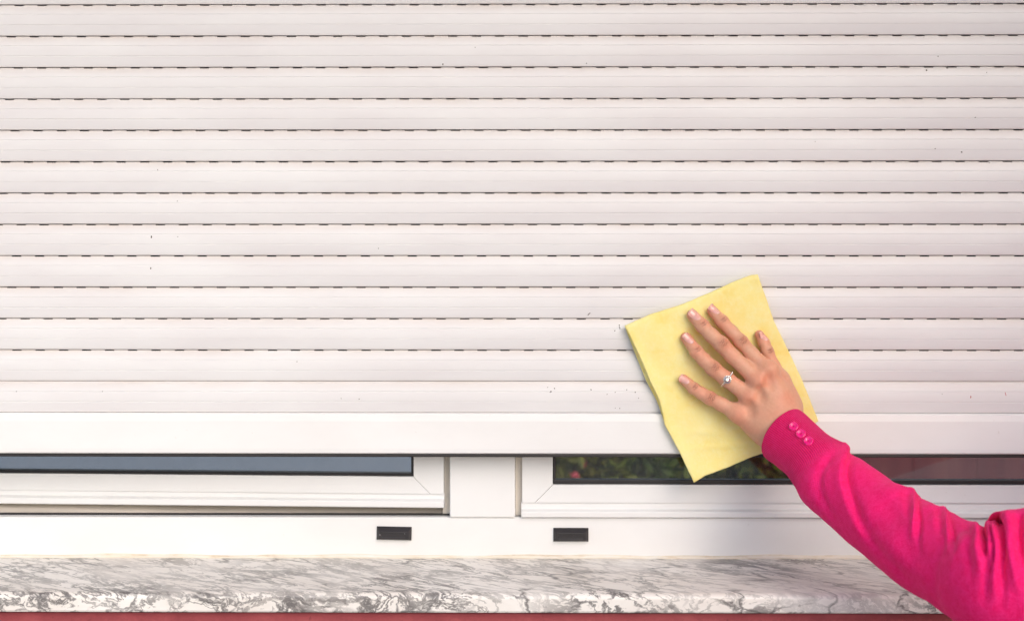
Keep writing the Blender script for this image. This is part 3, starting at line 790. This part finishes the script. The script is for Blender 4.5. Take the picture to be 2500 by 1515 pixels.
# ------------------------------------------------------------------ the rest of the person (outside the picture on the right)
SH_ = np.array([.82, -.31, 1.275]); EL = None
def lerp3(a, b, t): return a*(1-t)+b*t
Gb = SDF([.63, -.60, 1.18], [1.27, -.10, 1.70], .006)
hc = np.array([.975, -.33, 1.535])
Gb.ell(hc+np.array([0, -.012, .010]), [.072, .088, .092], .02); Gb.ell(hc+np.array([0, .028, -.045]), [.052, .055, .062], .03)
Gb.cone(hc+np.array([0, -.015, -.05]), np.array([.97, -.36, 1.33]), .050, .056, .03)
Gb.ell(hc+np.array([0, .086, -.022]), [.013, .018, .014], .012); Gb.cone(hc+np.array([0, .076, .012]), hc+np.array([0, .088, -.018]), .009, .011, .008)   # nose
Gb.ell(hc+np.array([0, .074, -.058]), [.022, .010, .006], .006); Gb.ell(hc+np.array([0, .060, -.092]), [.022, .018, .016], .02)
for s_ in (-1, 1):
    Gb.ell(hc+np.array([s_*.031, .086, .012]), [.013, .010, .008], .008, sub=True); Gb.ell(hc+np.array([s_*.031, .070, .012]), [.012, .012, .011], .002)
    Gb.ell(hc+np.array([s_*.073, -.012, -.008]), [.010, .018, .030], .008)
Vb, Fb = Gb.surface(); Vb = smooth_lap(Vb, Fb, 2)
Ef = wp(2470, 1411, -.374)
armp = [wp(1948, 1085, -.066), wp(2016, 1159, -.126), wp(2139, 1258, -.200), wp(2313, 1368, -.301), Ef, SH_+np.array([-.02, 0, -.005]), np.array([.97, -.36, 1.335])]
armr = [.014, .020, .024, .029, .032, .036, .045]
tv, tf = [], []
for i_, (c_, r_) in enumerate(zip(armp, armr)):
    t_ = armp[min(i_+1, 6)]-armp[max(i_-1, 0)]; t_ /= np.linalg.norm(t_); a_ = np.cross(t_, [0, 1, .1]); a_ /= np.linalg.norm(a_); b2 = np.cross(t_, a_)
    for j_ in range(12): tv.append(c_+r_*(a_*math.cos(j_*math.pi/6)+b2*math.sin(j_*math.pi/6)))
o1 = len(V_)+len(Vb)
for i_ in range(6):
    for j_ in range(12): tf.append((o1+i_*12+j_, o1+i_*12+(j_+1) % 12, o1+(i_+1)*12+(j_+1) % 12, o1+(i_+1)*12+j_))
vi0 = int(np.argmin(np.linalg.norm(V_-armp[0], axis=1))); vi1 = len(V_)+int(np.argmin(np.linalg.norm(Vb-armp[-1], axis=1)))
tf += [(o1+j_, o1+(j_+1) % 12, vi0) for j_ in range(12)]+[(o1+72+j_, o1+72+(j_+1) % 12, vi1) for j_ in range(12)]
allV = np.concatenate([V_, Vb, np.array(tv)]); allF = [tuple(int(q) for q in f) for f in F_]+[tuple(int(q)+len(V_) for q in f) for f in Fb]+tf
Vb = np.concatenate([Vb, np.array(tv)])
skc = np.concatenate([skin, np.tile(np.array([.73, .385, .255]), (len(Vb), 1))])
def mat_skin():
    m, t, b = newmat('skin'); p = pos(t)
    at_ = t.nodes.new('ShaderNodeAttribute'); at_.attribute_name = 'tone'
    c = mix(t, ramp(t, noise(t, p, 260, 4, .7), [(.35, 0.), (.72, .26)]), at_.outputs['Color'], (.55, .22, .13))
    t.links.new(c, b.inputs['Base Color']); b.inputs['Roughness'].default_value = .48; b.inputs['Specular IOR Level'].default_value = .35
    b.inputs['Subsurface Weight'].default_value = .30; b.inputs['Subsurface Scale'].default_value = .004; b.inputs['Subsurface Radius'].default_value = (1, .35, .2)
    bump(t, b, noise(t, p, 420, 5, .75), .5, .0004); return m
M_skin = mat_skin()
body = mesh_obj('body', allV, allF, M_skin, person, smooth=True)
ca = body.data.color_attributes.new('tone', 'FLOAT_COLOR', 'POINT')
ca.data.foreach_set('color', np.c_[skc, np.ones(len(skc))].astype(np.float32).ravel())
tree = BVHTree.FromPolygons([tuple(v) for v in V_], [tuple(int(i) for i in f) for f in F_])

# finger nails
def mat_nail():
    m, t, b = newmat('fingernail'); at_ = t.nodes.new('ShaderNodeAttribute'); at_.attribute_name = 'tone'
    t.links.new(at_.outputs['Color'], b.inputs['Base Color'])
    b.inputs['Roughness'].default_value = .18; b.inputs['Coat Weight'].default_value = .6; b.inputs['Coat Roughness'].default_value = .12
    b.inputs['Subsurface Weight'].default_value = .15; b.inputs['Subsurface Scale'].default_value = .002; return m
M_nail = mat_nail()
def nail(px, py, tipx, tipy, L, Wd, nrm):
    cam_ = Vector((0, -D, H)); dr_ = (at(px, py, -.02)-cam_).normalized(); hc_, _, _, _ = tree.ray_cast(cam_, dr_)
    if hc_ is None:
        hc_, _, _, _ = tree.find_nearest(at(px, py, -.020))
    c0 = np.array(hc_); tip = wp(tipx, tipy, c0[1]); ax_ = tip-c0; ax_[1] = 0; ax_ /= np.linalg.norm(ax_)
    nrm = np.array(nrm, float); nrm /= np.linalg.norm(nrm)
    side = np.cross(ax_, nrm); side /= np.linalg.norm(side); n_, m_ = 16, 12; vs = []; col = []
    for i in range(n_+1):
        u = -1+2*i/n_
        wsc = (1-.10*max(u, 0)**2)*(1-max(-u-.45, 0)**2*2.2)
        if u > .80: wsc *= math.sqrt(max(0, 1-((u-.80)/.22)**2))*.55+.45
        for j in range(m_+1):
            v = -1+2*j/m_
            o = c0+ax_*(u*L/2)+side*(v*Wd/2*wsc)
            h, nn, _, _ = tree.ray_cast(Vector(o+nrm*.06), Vector(-nrm))
            if h is None: h = Vector(o)
            hcen = float(c0@nrm)
            hh_ = max(float(np.array(h)@nrm), hcen-.0016*v*v-.0009*max(u, 0)**2-.0002); h = o+nrm*(hh_-float(o@nrm))
            lift = .00055-.0009*abs(v)**3-.0004*max(-u, 0)**4
            if u > .8: lift -= .0
            vs.append(np.array(h)+nrm*lift)
            base = np.array([.80, .41, .35])
            if u > .66: base = base*.75+np.array([.86, .66, .56])*.25
            if u < -.72: base = base*.6+np.array([.85, .60, .54])*.4
            col.append(base)
    fs = [(i*(m_+1)+j, i*(m_+1)+j+1, (i+1)*(m_+1)+j+1, (i+1)*(m_+1)+j) for i in range(n_) for j in range(m_)]
    o = mesh_obj('fingernail', vs, fs, M_nail, person, smooth=True)
    c = o.data.color_attributes.new('tone', 'FLOAT_COLOR', 'POINT'); c.data.foreach_set('color', np.c_[np.array(col), np.ones(len(col))].astype(np.float32).ravel())
    md = o.modifiers.new('solid', 'SOLIDIFY'); md.thickness = .0005; md.offset = -1
def cA(x, y): return 1640+K1*x, 720+K1*y
def cB_(x, y): return 1640+K1*x, 860+K1*y
def cC(x, y): return 1800+K1*x, 780+K1*y
nail(*cA(775, 262), *cA(690, 190), .0143, .0096, (.25, -1, .22))
nail(*cA(420, 362), *cA(330, 275), .0158, .0110, (.22, -1, .20))
nail(*cA(305, 790), *cA(235, 705), .0150, .0096, (.25, -1, .20))
nail(*cB_(230, 495), *cB_(140, 425), .0130, .0092, (.06, -1, .18))
nail(*cC(468, 300), *cC(425, 205), .0125, .0078, (.62, -.85, .2))

# ------------------------------------------------------------------ ring
rg = empty('ring', wp(1774, 925, -.03), 'silver ring with round clear stone worn on the ring finger', 'ring')
def mat_metal(name, col, r):
    m, t, b = newmat(name); b.inputs['Base Color'].default_value = (*col, 1); b.inputs['Metallic'].default_value = 1; b.inputs['Roughness'].default_value = r; return m
M_silver = mat_metal('silver', (.80, .76, .72), .22)
def mat_gem():
    m, t, b = newmat('clear_stone'); b.inputs['Base Color'].default_value = (.82, .80, .82, 1); b.inputs['Roughness'].default_value = .06
    b.inputs['Metallic'].default_value = .85; return m
M_gem = mat_gem()
P, Rr = FW['ring']
e1 = wp(*cB_(890, 620), -.0); e2 = wp(*cB_(1105, 362), -.0)
cc = wp(*[(a+b)/2 for a, b in zip(cB_(890, 620), cB_(1105, 362))], P[4][1]*.5+P[3][1]*.5)
fa = P[4]-P[3]; fa /= np.linalg.norm(fa)
sdv = e2-e1; sdv -= fa*(sdv@fa); sdv /= np.linalg.norm(sdv); upv = np.cross(sdv, fa); upv /= np.linalg.norm(upv)
if upv[1] > 0: upv = -upv
ringp = []
for i in range(72):
    a = 2*math.pi*i/72; d = sdv*math.cos(a)+upv*math.sin(a)
    h, _, _, dd = tree.ray_cast(Vector(cc+d*.016), Vector(-d))
    rr = (.016-dd) if h is not None and dd < .0155 else .0108
    ringp.append(min(max(rr, .0085), .0122))
ringp = np.array(ringp)
for _ in range(6): ringp = (np.roll(ringp, 1)+ringp*2+np.roll(ringp, -1))/4
def tube(path, r, k, closed=True):
    n = len(path); vs = []; fs = []
    for i in range(n):
        t_ = path[(i+1) % n]-path[i-1]; t_ /= np.linalg.norm(t_); a = np.cross(t_, fa); a /= np.linalg.norm(a); b = np.cross(t_, a)
        for j in range(k):
            q = 2*math.pi*j/k; vs.append(path[i]+a*r*.55*math.cos(q)+b*r*math.sin(q))
    for i in range(n):
        for j in range(k): fs.append((i*k+j, i*k+(j+1) % k, ((i+1) % n)*k+(j+1) % k, ((i+1) % n)*k+j))
    return vs, fs
path = [cc+(sdv*math.cos(2*math.pi*i/72)+upv*math.sin(2*math.pi*i/72))*(ringp[i]+.0003) for i in range(72)]
vs, fs = tube(path, .0011, 10)
def uvs(vs, fs, c, r, n=8, m=6):
    k = len(vs)
    for i in range(m+1):
        for j in range(n):
            a = math.pi*i/m; b = 2*math.pi*j/n; vs.append(c+r*np.array([math.sin(a)*math.cos(b), math.sin(a)*math.sin(b), math.cos(a)]))
    for i in range(m):
        for j in range(n): fs.append((k+i*n+j, k+i*n+(j+1) % n, k+(i+1)*n+(j+1) % n, k+(i+1)*n+j))
mesh_obj('band', vs, fs, M_silver, rg, smooth=True)
gx, gy_ = cB_(1000, 487); hd_, _, _, _ = tree.ray_cast(Vector(wp(gx, gy_, -.09)), Vector((0, 1, 0)))
pp_ = np.stack(proj(np.array(path)), 1); q_ = [i for i in range(72) if 0 <= i <= 36]
i_ = min(q_, key=lambda i: np.hypot(pp_[i, 0]-gx, pp_[i, 1]-gy_)); gc = path[i_]+(upv*.6+np.array([0, -.4, 0]))*.0016
vs, fs = [], []
# raised basket, halo of beads
kk_ = len(vs)
for (r_, hh) in ((.0030, -.0015), (.0043, .0006), (.0047, .0010), (.0036, .0012), (.0030, .0006)):
    for j in range(24):
        a = 2*math.pi*j/24; vs.append(gc+(sdv*math.cos(a)+fa*math.sin(a))*r_+upv*hh)
for i in range(4):
    for j in range(24): fs.append((kk_+i*24+j, kk_+i*24+(j+1) % 24, kk_+(i+1)*24+(j+1) % 24, kk_+(i+1)*24+j))
for j in range(12):
    a = 2*math.pi*j/12; uvs(vs, fs, gc+(sdv*math.cos(a)+fa*math.sin(a))*.0041+upv*.0013, .00078)
mesh_obj('setting', vs, fs, M_silver, rg)
vs, fs = [], []; lay = [(.0006, .0030), (.0032, .0018), (.0029, .0024), (.0017, .0031)]
for (r_, hh) in lay:
    for j in range(16):
        a = 2*math.pi*(j+.5*(lay.index((r_, hh)) % 2))/16; vs.append(gc+(sdv*math.cos(a)+fa*math.sin(a))*r_+upv*(hh if r_ > .001 else -.001))
for i in range(3):
    for j in range(16): fs.append((i*16+j, i*16+(j+1) % 16, (i+1)*16+(j+1) % 16, (i+1)*16+j))
fs.append(tuple(48+j for j in range(16)))
mesh_obj('gemstone', vs, fs, M_gem, rg)
# small stones along the shoulders of the band
vs, fs = [], []
for i in range(72):
    a = 2*math.pi*i/72
    if 0 < i < 36 and abs(i-18) > 5 and i % 2: uvs(vs, fs, path[i]+(sdv*math.cos(a)+upv*math.sin(a))*.0007, .00062, 6, 4)
mesh_obj('small_stones', vs, fs, M_gem, rg)

# ------------------------------------------------------------------ sweater sleeve
def s3(x, y): return (1850+.3716*x, 960+.3716*y)
ST = [((285, 115), (42, 372), None), ((318, 140), (46, 418), None), ((385, 205), (105, 462), None), ((480, 288), (190, 535), None), ((548, 330), (243, 610), None), ((604, 372), (290, 700), None),
      ((680, 430), (345, 755), None), ((760, 488), (430, 828), None), ((850, 550), (530, 920), None), ((930, 600), (625, 1003), None), ((1012, 634), (720, 1078), None),
      ((1060, 680), (800, 1146), None), ((1140, 722), (880, 1213), None), ((1222, 750), (970, 1284), None), ((1262, 780), (1060, 1335), None), ((1345, 818), (1150, 1380), None),
      ((1430, 850), (1250, 1450), None), ((1478, 872), (1345, 1505), None), ((1510, 860), (1440, 1565), None), ((1560, 848), (1540, 1610), None), ((1598, 866), (1620, 1640), None), ((1603, 812), (1700, 1660), None), ((1662, 766), (1790, 1668), None)]
def yst(cx): 
    u = (min(cx, 1625)-163)/(1615-163); return -.053-.325*(u**.92)
C0 = []; Hv = []
for U, L, _ in ST:
    cx = (U[0]+L[0])/2; y = yst(cx); a = wp(*s3(*U), y); b = wp(*s3(*L), y); C0.append((a+b)/2); Hv.append((a-b)/2)
E_ = C0[-1]
# upper arm: carries on to the shoulder
for t_, hv, dz in ((.12, (.0, 0, .066), -.012), (.28, (-.002, 0, .064), -.012), (.50, (-.006, 0, .062), -.006), (.76, (-.012, 0, .066), 0), (1., (-.02, 0, .072), 0)):
    C0.append(E_+(SH_-E_)*t_+np.array([0, 0, dz])); Hv.append(np.array(hv))
C0 = np.array(C0); Hv = np.array(Hv)
def catmull(P, n):
    m = len(P); out = []
    for t in np.linspace(0, m-1-1e-6, n):
        i = int(t); u = t-i; p0 = P[max(i-1, 0)]; p1 = P[i]; p2 = P[min(i+1, m-1)]; p3 = P[min(i+2, m-1)]
        out.append(.5*(2*p1+(p2-p0)*u+(2*p0-5*p1+4*p2-p3)*u*u+(3*p1-p0-3*p2+p3)*u**3))
    return np.array(out)
NL, NC = 620, 260
Cc = catmull(C0, NL); Hc = catmull(Hv, NL)
Tn = np.gradient(Cc, axis=0)
for _ in range(40): Tn[1:-1] = (Tn[:-2]+Tn[1:-1]*2+Tn[2:])/4
Tn /= np.linalg.norm(Tn, axis=1, keepdims=True)
Wv = np.cross(Hc, Tn); Wv /= np.linalg.norm(Wv, axis=1, keepdims=True); Wv[Wv[:, 1] > 0] *= -1
hl = np.linalg.norm(Hc, axis=1, keepdims=True); stq = np.linspace(0, 1, NL)[:, None]
depth = hl*(.82+.10*np.clip(stq*4, 0, 1))
depth = np.minimum(depth, .072)
th = np.linspace(0, 2*math.pi, NC, endpoint=False)
ct, st_ = np.cos(th)[None, :, None], np.sin(th)[None, :, None]
SV = Cc[:, None]+Hc[:, None]*ct+(Wv*depth)[:, None]*st_      # sin>0 = towards the camera
SF = []
ii, jj = np.meshgrid(np.arange(NL-1), np.arange(NC), indexing='ij'); ii = ii.ravel(); jj = jj.ravel(); j2 = (jj+1) % NC
SF = np.stack([ii*NC+jj, ii*NC+j2, (ii+1)*NC+j2, (ii+1)*NC+jj], 1)
FV = SV.reshape(-1, 3)
nS = vnormals(FV, SF); cen = np.repeat(Cc, NC, axis=0)
if ((FV-cen)*nS).sum() < 0: SF = SF[:, ::-1]; nS = -nS
px_, py_ = proj(FV); cxx = (px_-1850)/.3716; cyy = (py_-960)/.3716
sinv = np.tile(np.sin(th), NL); frontm = np.clip(sinv*2.2+.55, 0, 1)
dsp = np.zeros(len(FV))
def seg(pts):
    """distance (crop px) and running parameter of a crease line, Catmull smoothed"""
    Q = catmull(np.array(pts, float), max(12, len(pts)*6)); best = np.full(len(FV), 1e9); tb = np.zeros(len(FV)); sg = np.zeros(len(FV))
    n = len(Q)-1
    for i in range(n):
        a, b = Q[i], Q[i+1]; dx, dy = b-a; L = dx*dx+dy*dy+1e-9
        t = np.clip(((cxx-a[0])*dx+(cyy-a[1])*dy)/L, 0, 1); ex = cxx-a[0]-t*dx; ey = cyy-a[1]-t*dy; d = np.hypot(ex, ey); q = d < best
        best = np.where(q, d, best); tb = np.where(q, (i+t)/n, tb); sg = np.where(q, np.sign(dx*ey-dy*ex), sg)
    return best, tb, sg
def fold(pts, w, h, f0=0., f1=0., side=0, w2=None):
    """ridge (h>0) or groove (h<0) in mm; f0,f1 strength at its ends; different width on its other side"""
    d, t, sg = seg(pts); ww = np.where(sg > 0, w, w2 or w)
    fade = np.clip(np.minimum(f0+t*6*(1-f0), f1+(1-t)*3*(1-f1)), 0, 1)
    global dsp; dsp += h*.0007*np.exp(-(d/ww)**2)*fade*frontm
fold([(600, 335), (598, 385), (572, 440), (558, 500), (560, 570), (590, 680), (628, 800), (670, 910), (730, 1010)], 60, 5.0, 1., 0, w2=14)
fold([(612, 385), (588, 450), (576, 520), (582, 600), (618, 720), (670, 840), (740, 960), (830, 1080)], 20, -6.5, .9, 0, w2=44)
fold([(500, 400), (450, 450), (408, 520), (400, 600), (425, 690), (480, 790), (560, 890)], 30, -4.2, .2, 0)
fold([(360, 520), (330, 600), (350, 680), (420, 770), (500, 850)], 40, 2.2, .2, 0)
fold([(575, 330), (605, 345)], 18, 5.0, 1., 1.)
fold([(1012, 625), (1030, 690), (1034, 780), (1020, 880), (1000, 960)], 22, 5.0, 1., 0, w2=15)
fold([(1048, 680), (1055, 760), (1060, 850), (1050, 960), (1060, 1080)], 20, -4.2, .9, 0)
fold([(975, 660), (985, 740), (980, 850)], 26, -2.6, .4, 0)
fold([(1222, 742), (1240, 800), (1250, 880), (1255, 970), (1245, 1060)], 20, 4.6, 1., 0, w2=14)
fold([(1258, 790), (1275, 870), (1285, 960), (1290, 1060)], 18, -3.6, .9, 0)
fold([(1188, 770), (1195, 850), (1200, 940)], 22, -2.4, .5, 0)
fold([(1120, 710), (1150, 800), (1160, 900)], 26, 1.8, .5, 0)
fold([(700, 640), (800, 700), (900, 800), (960, 900), (1000, 1010), (1080, 1130)], 60, -2.4, 0, 0)
fold([(760, 880), (850, 980), (960, 1090), (1080, 1200), (1200, 1300)], 55, 2.6, 0, 0)
fold([(740, 960), (820, 1060), (930, 1170), (1050, 1270)], 30, -2.2, 0, 0)
fold([(1370, 840), (1385, 920), (1380, 1020), (1390, 1130), (1400, 1260)], 24, -3.0, .5, 0)
fold([(1436, 850), (1450, 920), (1446, 1010), (1462, 1110), (1470, 1200)], 30, 5.0, 1., 0, w2=18)
fold([(1472, 868), (1484, 940), (1486, 1010), (1496, 1070)], 15, -10, 1., 0)
fold([(1500, 1080), (1510, 1160), (1500, 1280), (1480, 1400)], 22, -6., .4, 0)
fold([(1515, 858), (1535, 930), (1530, 1010), (1520, 1080)], 20, 5.5, 1., 0)
fold([(1558, 846), (1562, 920), (1575, 1000), (1572, 1100), (1555, 1200), (1560, 1330)], 22, 6.5, 1., .2)
fold([(1540, 900), (1548, 1000), (1540, 1090), (1510, 1180)], 9, -7.0, .8, 0)
fold([(1596, 860), (1612, 940), (1612, 1040), (1600, 1140), (1610, 1260), (1600, 1400)], 24, -8.0, 1., .2)
fold([(1640, 800), (1660, 900), (1660, 1000), (1680, 1120), (1700, 1260)], 34, 7.0, 1., .4)
fold([(1720, 820), (1712, 920), (1722, 1040), (1760, 1180)], 26, -8.0, .8, .4)
fold([(1780, 700), (1790, 850), (1800, 1000), (1830, 1150)], 40, 6.0, .8, .4)
fold([(1880, 720), (1880, 860), (1900, 1000)], 30, -7.0, .8, .3)
fold([(1980, 700), (1990, 860), (2010, 1000)], 40, 6.0, .8, .3)
sid = np.repeat(np.linspace(0, 1, NL), NC)
dsp += .0011*vnoise(FV, 60, 5)*np.clip(sid*12-.4, 0, 1)+.0006*vnoise(FV, 150, 6)*np.clip(sid*9-.4, 0, 1)
backm = np.clip(-sinv*2, 0, 1); dsp += backm*.002*np.sin(sid*90+np.tile(th, NL)*2)*np.clip(sid*8-.6, 0, 1)
# a turned cuff hem, then the opening rolls inside
u0 = sid*NL
FV = FV+nS*dsp[:, None]
V0 = FV.reshape(NL, NC, 3); inner = []
for r_, b_ in ((.0006, .0006), (.0018, .0002), (.0024, -.004), (.0026, -.014)):
    ring = V0[0]-Tn[0]*(b_ if b_ > 0 else b_); d_ = V0[0]-Cc[0]; d_ /= np.linalg.norm(d_, axis=1, keepdims=True); inner.append(ring-d_*r_)
off = 0; rings = inner[::-1]; allr = np.concatenate([np.array(rings), V0]); nR = len(allr)
ii, jj = np.meshgrid(np.arange(nR-1), np.arange(NC), indexing='ij'); ii = ii.ravel(); jj = jj.ravel(); j2 = (jj+1) % NC
SF2 = np.stack([ii*NC+jj, ii*NC+j2, (ii+1)*NC+j2, (ii+1)*NC+jj], 1)
lens = np.r_[0, np.cumsum(np.linalg.norm(np.diff(Cc, axis=0), axis=1))]; vlen = np.r_[-.014, -.004, -.001, -.0005, lens]
# torso, other arm of the sweater
Gt = SDF([.60, -.68, .70], [1.42, -.08, 1.42], .008)
tc = np.array([.975, -.35, 0])
Gt.ell(tc+np.array([0, 0, 1.13]), [.165, .105, .20], .05); Gt.ell(tc+np.array([0, 0, .88]), [.150, .100, .16], .08)
Gt.cone(tc+np.array([-.12, .01, 1.29]), tc+np.array([.12, .01, 1.29]), .060, .060, .05)
Gt.cone(tc+np.array([0, -.01, 1.30]), tc+np.array([0, -.01, 1.355]), .075, .062, .03)
for s_ in (-1, 1): Gt.ell(tc+np.array([s_*.07, .075, 1.14]), [.065, .06, .065], .04)
Gt.cone(tc+np.array([-.14, .02, 1.285]), np.array(Cc[-30]), .066, .072, .04)
Gt.cone(tc+np.array([.15, 0, 1.28]), tc+np.array([.225, -.03, 1.04]), .062, .052, .03); Gt.cone(tc+np.array([.225, -.03, 1.04]), tc+np.array([.20, .06, .84]), .052, .040, .02)
Vt, Ft = Gt.surface(); Vt = smooth_lap(Vt, Ft, 2); Vt = Vt+vnormals(Vt, Ft)*(.004*vnoise(Vt, 30, 9))[:, None]
ns = len(allr)*NC
SVall = np.concatenate([allr.reshape(-1, 3), Vt]); SFall = np.concatenate([SF2, Ft+ns])
def mat_knit():
    m, t, b = newmat('pink_knit'); uv = t.nodes.new('ShaderNodeUVMap'); uv.uv_map = 'knit'
    sep = t.nodes.new('ShaderNodeSeparateXYZ'); t.links.new(uv.outputs[0], sep.inputs[0]); u, v = sep.outputs[0], sep.outputs[1]; p = pos(t)
    # u: metres round the arm, v: metres along it
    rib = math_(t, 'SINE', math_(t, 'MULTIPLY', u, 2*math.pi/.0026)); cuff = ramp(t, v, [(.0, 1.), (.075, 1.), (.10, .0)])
    fine = math_(t, 'SINE', math_(t, 'MULTIPLY', math_(t, 'ADD', u, math_(t, 'MULTIPLY', v, .12)), 2*math.pi/.0030))
    st = math_(t, 'SINE', math_(t, 'MULTIPLY', v, 2*math.pi/.0030))
    fuzz = noise(t, p, 520, 3, .75); mid = noise(t, p, 150, 6, .75)
    h = math_(t, 'ADD', math_(t, 'MULTIPLY', math_(t, 'MULTIPLY', rib, cuff), 1.3), math_(t, 'MULTIPLY', math_(t, 'MULTIPLY', fine, st), ramp(t, v, [(0, .6), (.14, .45), (.24, .1)])))
    h = math_(t, 'ADD', h, math_(t, 'ADD', math_(t, 'MULTIPLY', fuzz, 1.3), math_(t, 'MULTIPLY', mid, .8)))
    bump(t, b, h, .55, .0007)
    c = mix(t, ramp(t, math_(t, 'ADD', math_(t, 'MULTIPLY', fuzz, .5), math_(t, 'MULTIPLY', mid, .5)), [(.38, 0.), (.60, 1.)]), (.88, .005, .125), (.98, .026, .22))
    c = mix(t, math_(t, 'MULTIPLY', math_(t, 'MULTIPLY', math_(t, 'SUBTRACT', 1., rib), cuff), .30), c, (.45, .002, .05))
    t.links.new(c, b.inputs['Base Color']); b.inputs['Roughness'].default_value = .9; b.inputs['Specular IOR Level'].default_value = .15
    b.inputs['Sheen Weight'].default_value = .35; b.inputs['Sheen Roughness'].default_value = .4; b.inputs['Sheen Tint'].default_value = (1, .25, .5, 1)
    return m
M_knit = mat_knit()
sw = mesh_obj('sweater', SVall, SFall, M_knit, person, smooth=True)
uvl = sw.data.uv_layers.new(name='knit'); li = np.zeros(len(sw.data.loops), np.int64); sw.data.loops.foreach_get('vertex_index', li)
row = li//NC; colj = li % NC; ins_ = li < ns
# unwrap the seam: last column uses u=circumference
pol = np.repeat(np.arange(len(sw.data.polygons)), 4)
cu = colj.astype(float)/NC; mx_ = np.zeros(len(sw.data.polygons)); np.maximum.at(mx_, pol, cu); cu = np.where((mx_[pol] > .9) & (cu < .1), cu+1, cu)
us = np.where(ins_, cu*.235, SVall[li][:, 0]); vs_ = np.where(ins_, vlen[np.clip(row, 0, nR-1)], SVall[li][:, 2])
vs_ = np.where(ins_, vs_, vs_+1)
uvl.data.foreach_set('uv', np.stack([us, vs_], 1).astype(np.float32).ravel())
# three buttons on the cuff
M_button = newmat('pink_button'); mb_, tb_, bb_ = M_button; bb_.inputs['Base Color'].default_value = (.90, .006, .22, 1); bb_.inputs['Roughness'].default_value = .16
bb_.inputs['Coat Weight'].default_value = .7; bb_.inputs['Subsurface Weight'].default_value = .2; bb_.inputs['Subsurface Scale'].default_value = .003
M_thread = simple('dark_pink_thread', (.45, .0, .06), .8)
stree = BVHTree.FromPolygons([tuple(v) for v in allr.reshape(-1, 3)], [tuple(int(i) for i in f) for f in SF2])
camp = Vector((0, -D, H))
for bx_, by_ in ((1180, 910), (1312, 1043), (1452, 1178)):
    q = at(1780+K1*bx_, 920+K1*by_, -.1); h, nn, _, _ = stree.ray_cast(camp, (q-camp).normalized())
    nn = Vector(nn); nn = -nn if nn.y > 0 else nn
    nn = (nn+Vector((0, -.6, 0))).normalized()
    ux = nn.cross(Vector((0, 0, 1))).normalized(); uy = nn.cross(ux); Rb = .0056
    vs, fs = [], []; lay = [(0, .0012), (.36, .0012), (.50, .0013), (.66, .0022), (.80, .0027), (.93, .0024), (1., .0014), (.97, .0002), (.7, -.0004)]
    for l, (r_, hh) in enumerate(lay):
        for j in range(32):
            a = 2*math.pi*j/32; vs.append(h+ux*(Rb*max(r_, .02)*math.cos(a))+uy*(Rb*max(r_, .02)*math.sin(a))+nn*(hh+.0006))
    for l in range(len(lay)-1):
        for j in range(32): fs.append((l*32+j, l*32+(j+1) % 32, (l+1)*32+(j+1) % 32, (l+1)*32+j))
    fm = [0]*len(fs)
    # stitches in the middle
    for k_ in range(3):
        a = .5+k_*.7; d1 = ux*math.cos(a)+uy*math.sin(a); d2 = ux*-math.sin(a)+uy*math.cos(a); c_ = h+nn*.0022+d2*((k_-1)*.0004); k = len(vs)
        vs += [c_-d1*.0013-d2*.0002, c_+d1*.0013-d2*.0002, c_+d1*.0013+d2*.0002, c_-d1*.0013+d2*.0002]; fs.append((k, k+1, k+2, k+3)); fm.append(1)
    mesh_obj('button', vs, fs, None, sw, smooth=True, mats=[mb_, M_thread], fmat=fm)
# hair, trousers, shoes of the person standing out of frame
M_hair = simple('dark_brown_hair', (.035, .018, .010), .45, 200, .002, .3)
Gh = SDF([.81, -.58, 1.25], [1.15, -.16, 1.68], .007)
Gh.ell(hc+np.array([0, -.025, .020]), [.083, .092, .098], .01); Gh.cone(hc+np.array([0, -.08, .0]), hc+np.array([0, -.10, -.17]), .060, .045, .03)
Gh.ell(hc+np.array([0, .085, -.045]), [.062, .07, .10], .02, sub=True)
Vh, Fh = Gh.surface(); Vh = smooth_lap(Vh, Fh, 2); Vh = Vh+vnormals(Vh, Fh)*(.002*np.sin(Vh[:, 0]*420+Vh[:, 1]*120))[:, None]
mesh_obj('hair', Vh, Fh, M_hair, person, smooth=True)
Gl = SDF([.73, -.60, .04], [1.23, -.14, .90], .009)
Gl.ell(tc+np.array([0, 0, .80]), [.16, .11, .10], .04)
for s_ in (-1, 1):
    Gl.cone(tc+np.array([s_*.075, 0, .76]), tc+np.array([s_*.085, .01, .44]), .085, .060, .03); Gl.cone(tc+np.array([s_*.085, .01, .44]), tc+np.array([s_*.09, -.01, .09]), .060, .042, .02)
Vl, Fl = Gl.surface(); Vl = smooth_lap(Vl, Fl, 2); mesh_obj('trousers', Vl, Fl, simple('dark_blue_denim', (.03, .045, .09), .9, 400, .001, .3), person, smooth=True)
for s_ in (-1, 1):
    Gs = SDF([tc[0]+s_*.09-.07, -.50, -.01], [tc[0]+s_*.09+.07, -.14, .16], .006)
    Gs.ell(tc+np.array([s_*.09, .06, .038]), [.045, .115, .036], .01); Gs.ell(tc+np.array([s_*.09, -.02, .065]), [.042, .055, .055], .02); Gs.d = np.maximum(Gs.d, -(Gs.lo[2]+Gs.h*np.arange(Gs.n[2]))[None, None, :].astype(np.float32)+.001)
    Vs, Fs = Gs.surface(); mesh_obj('shoe', Vs, Fs, simple('white_shoe', (.6, .6, .6), .6), person, smooth=True)
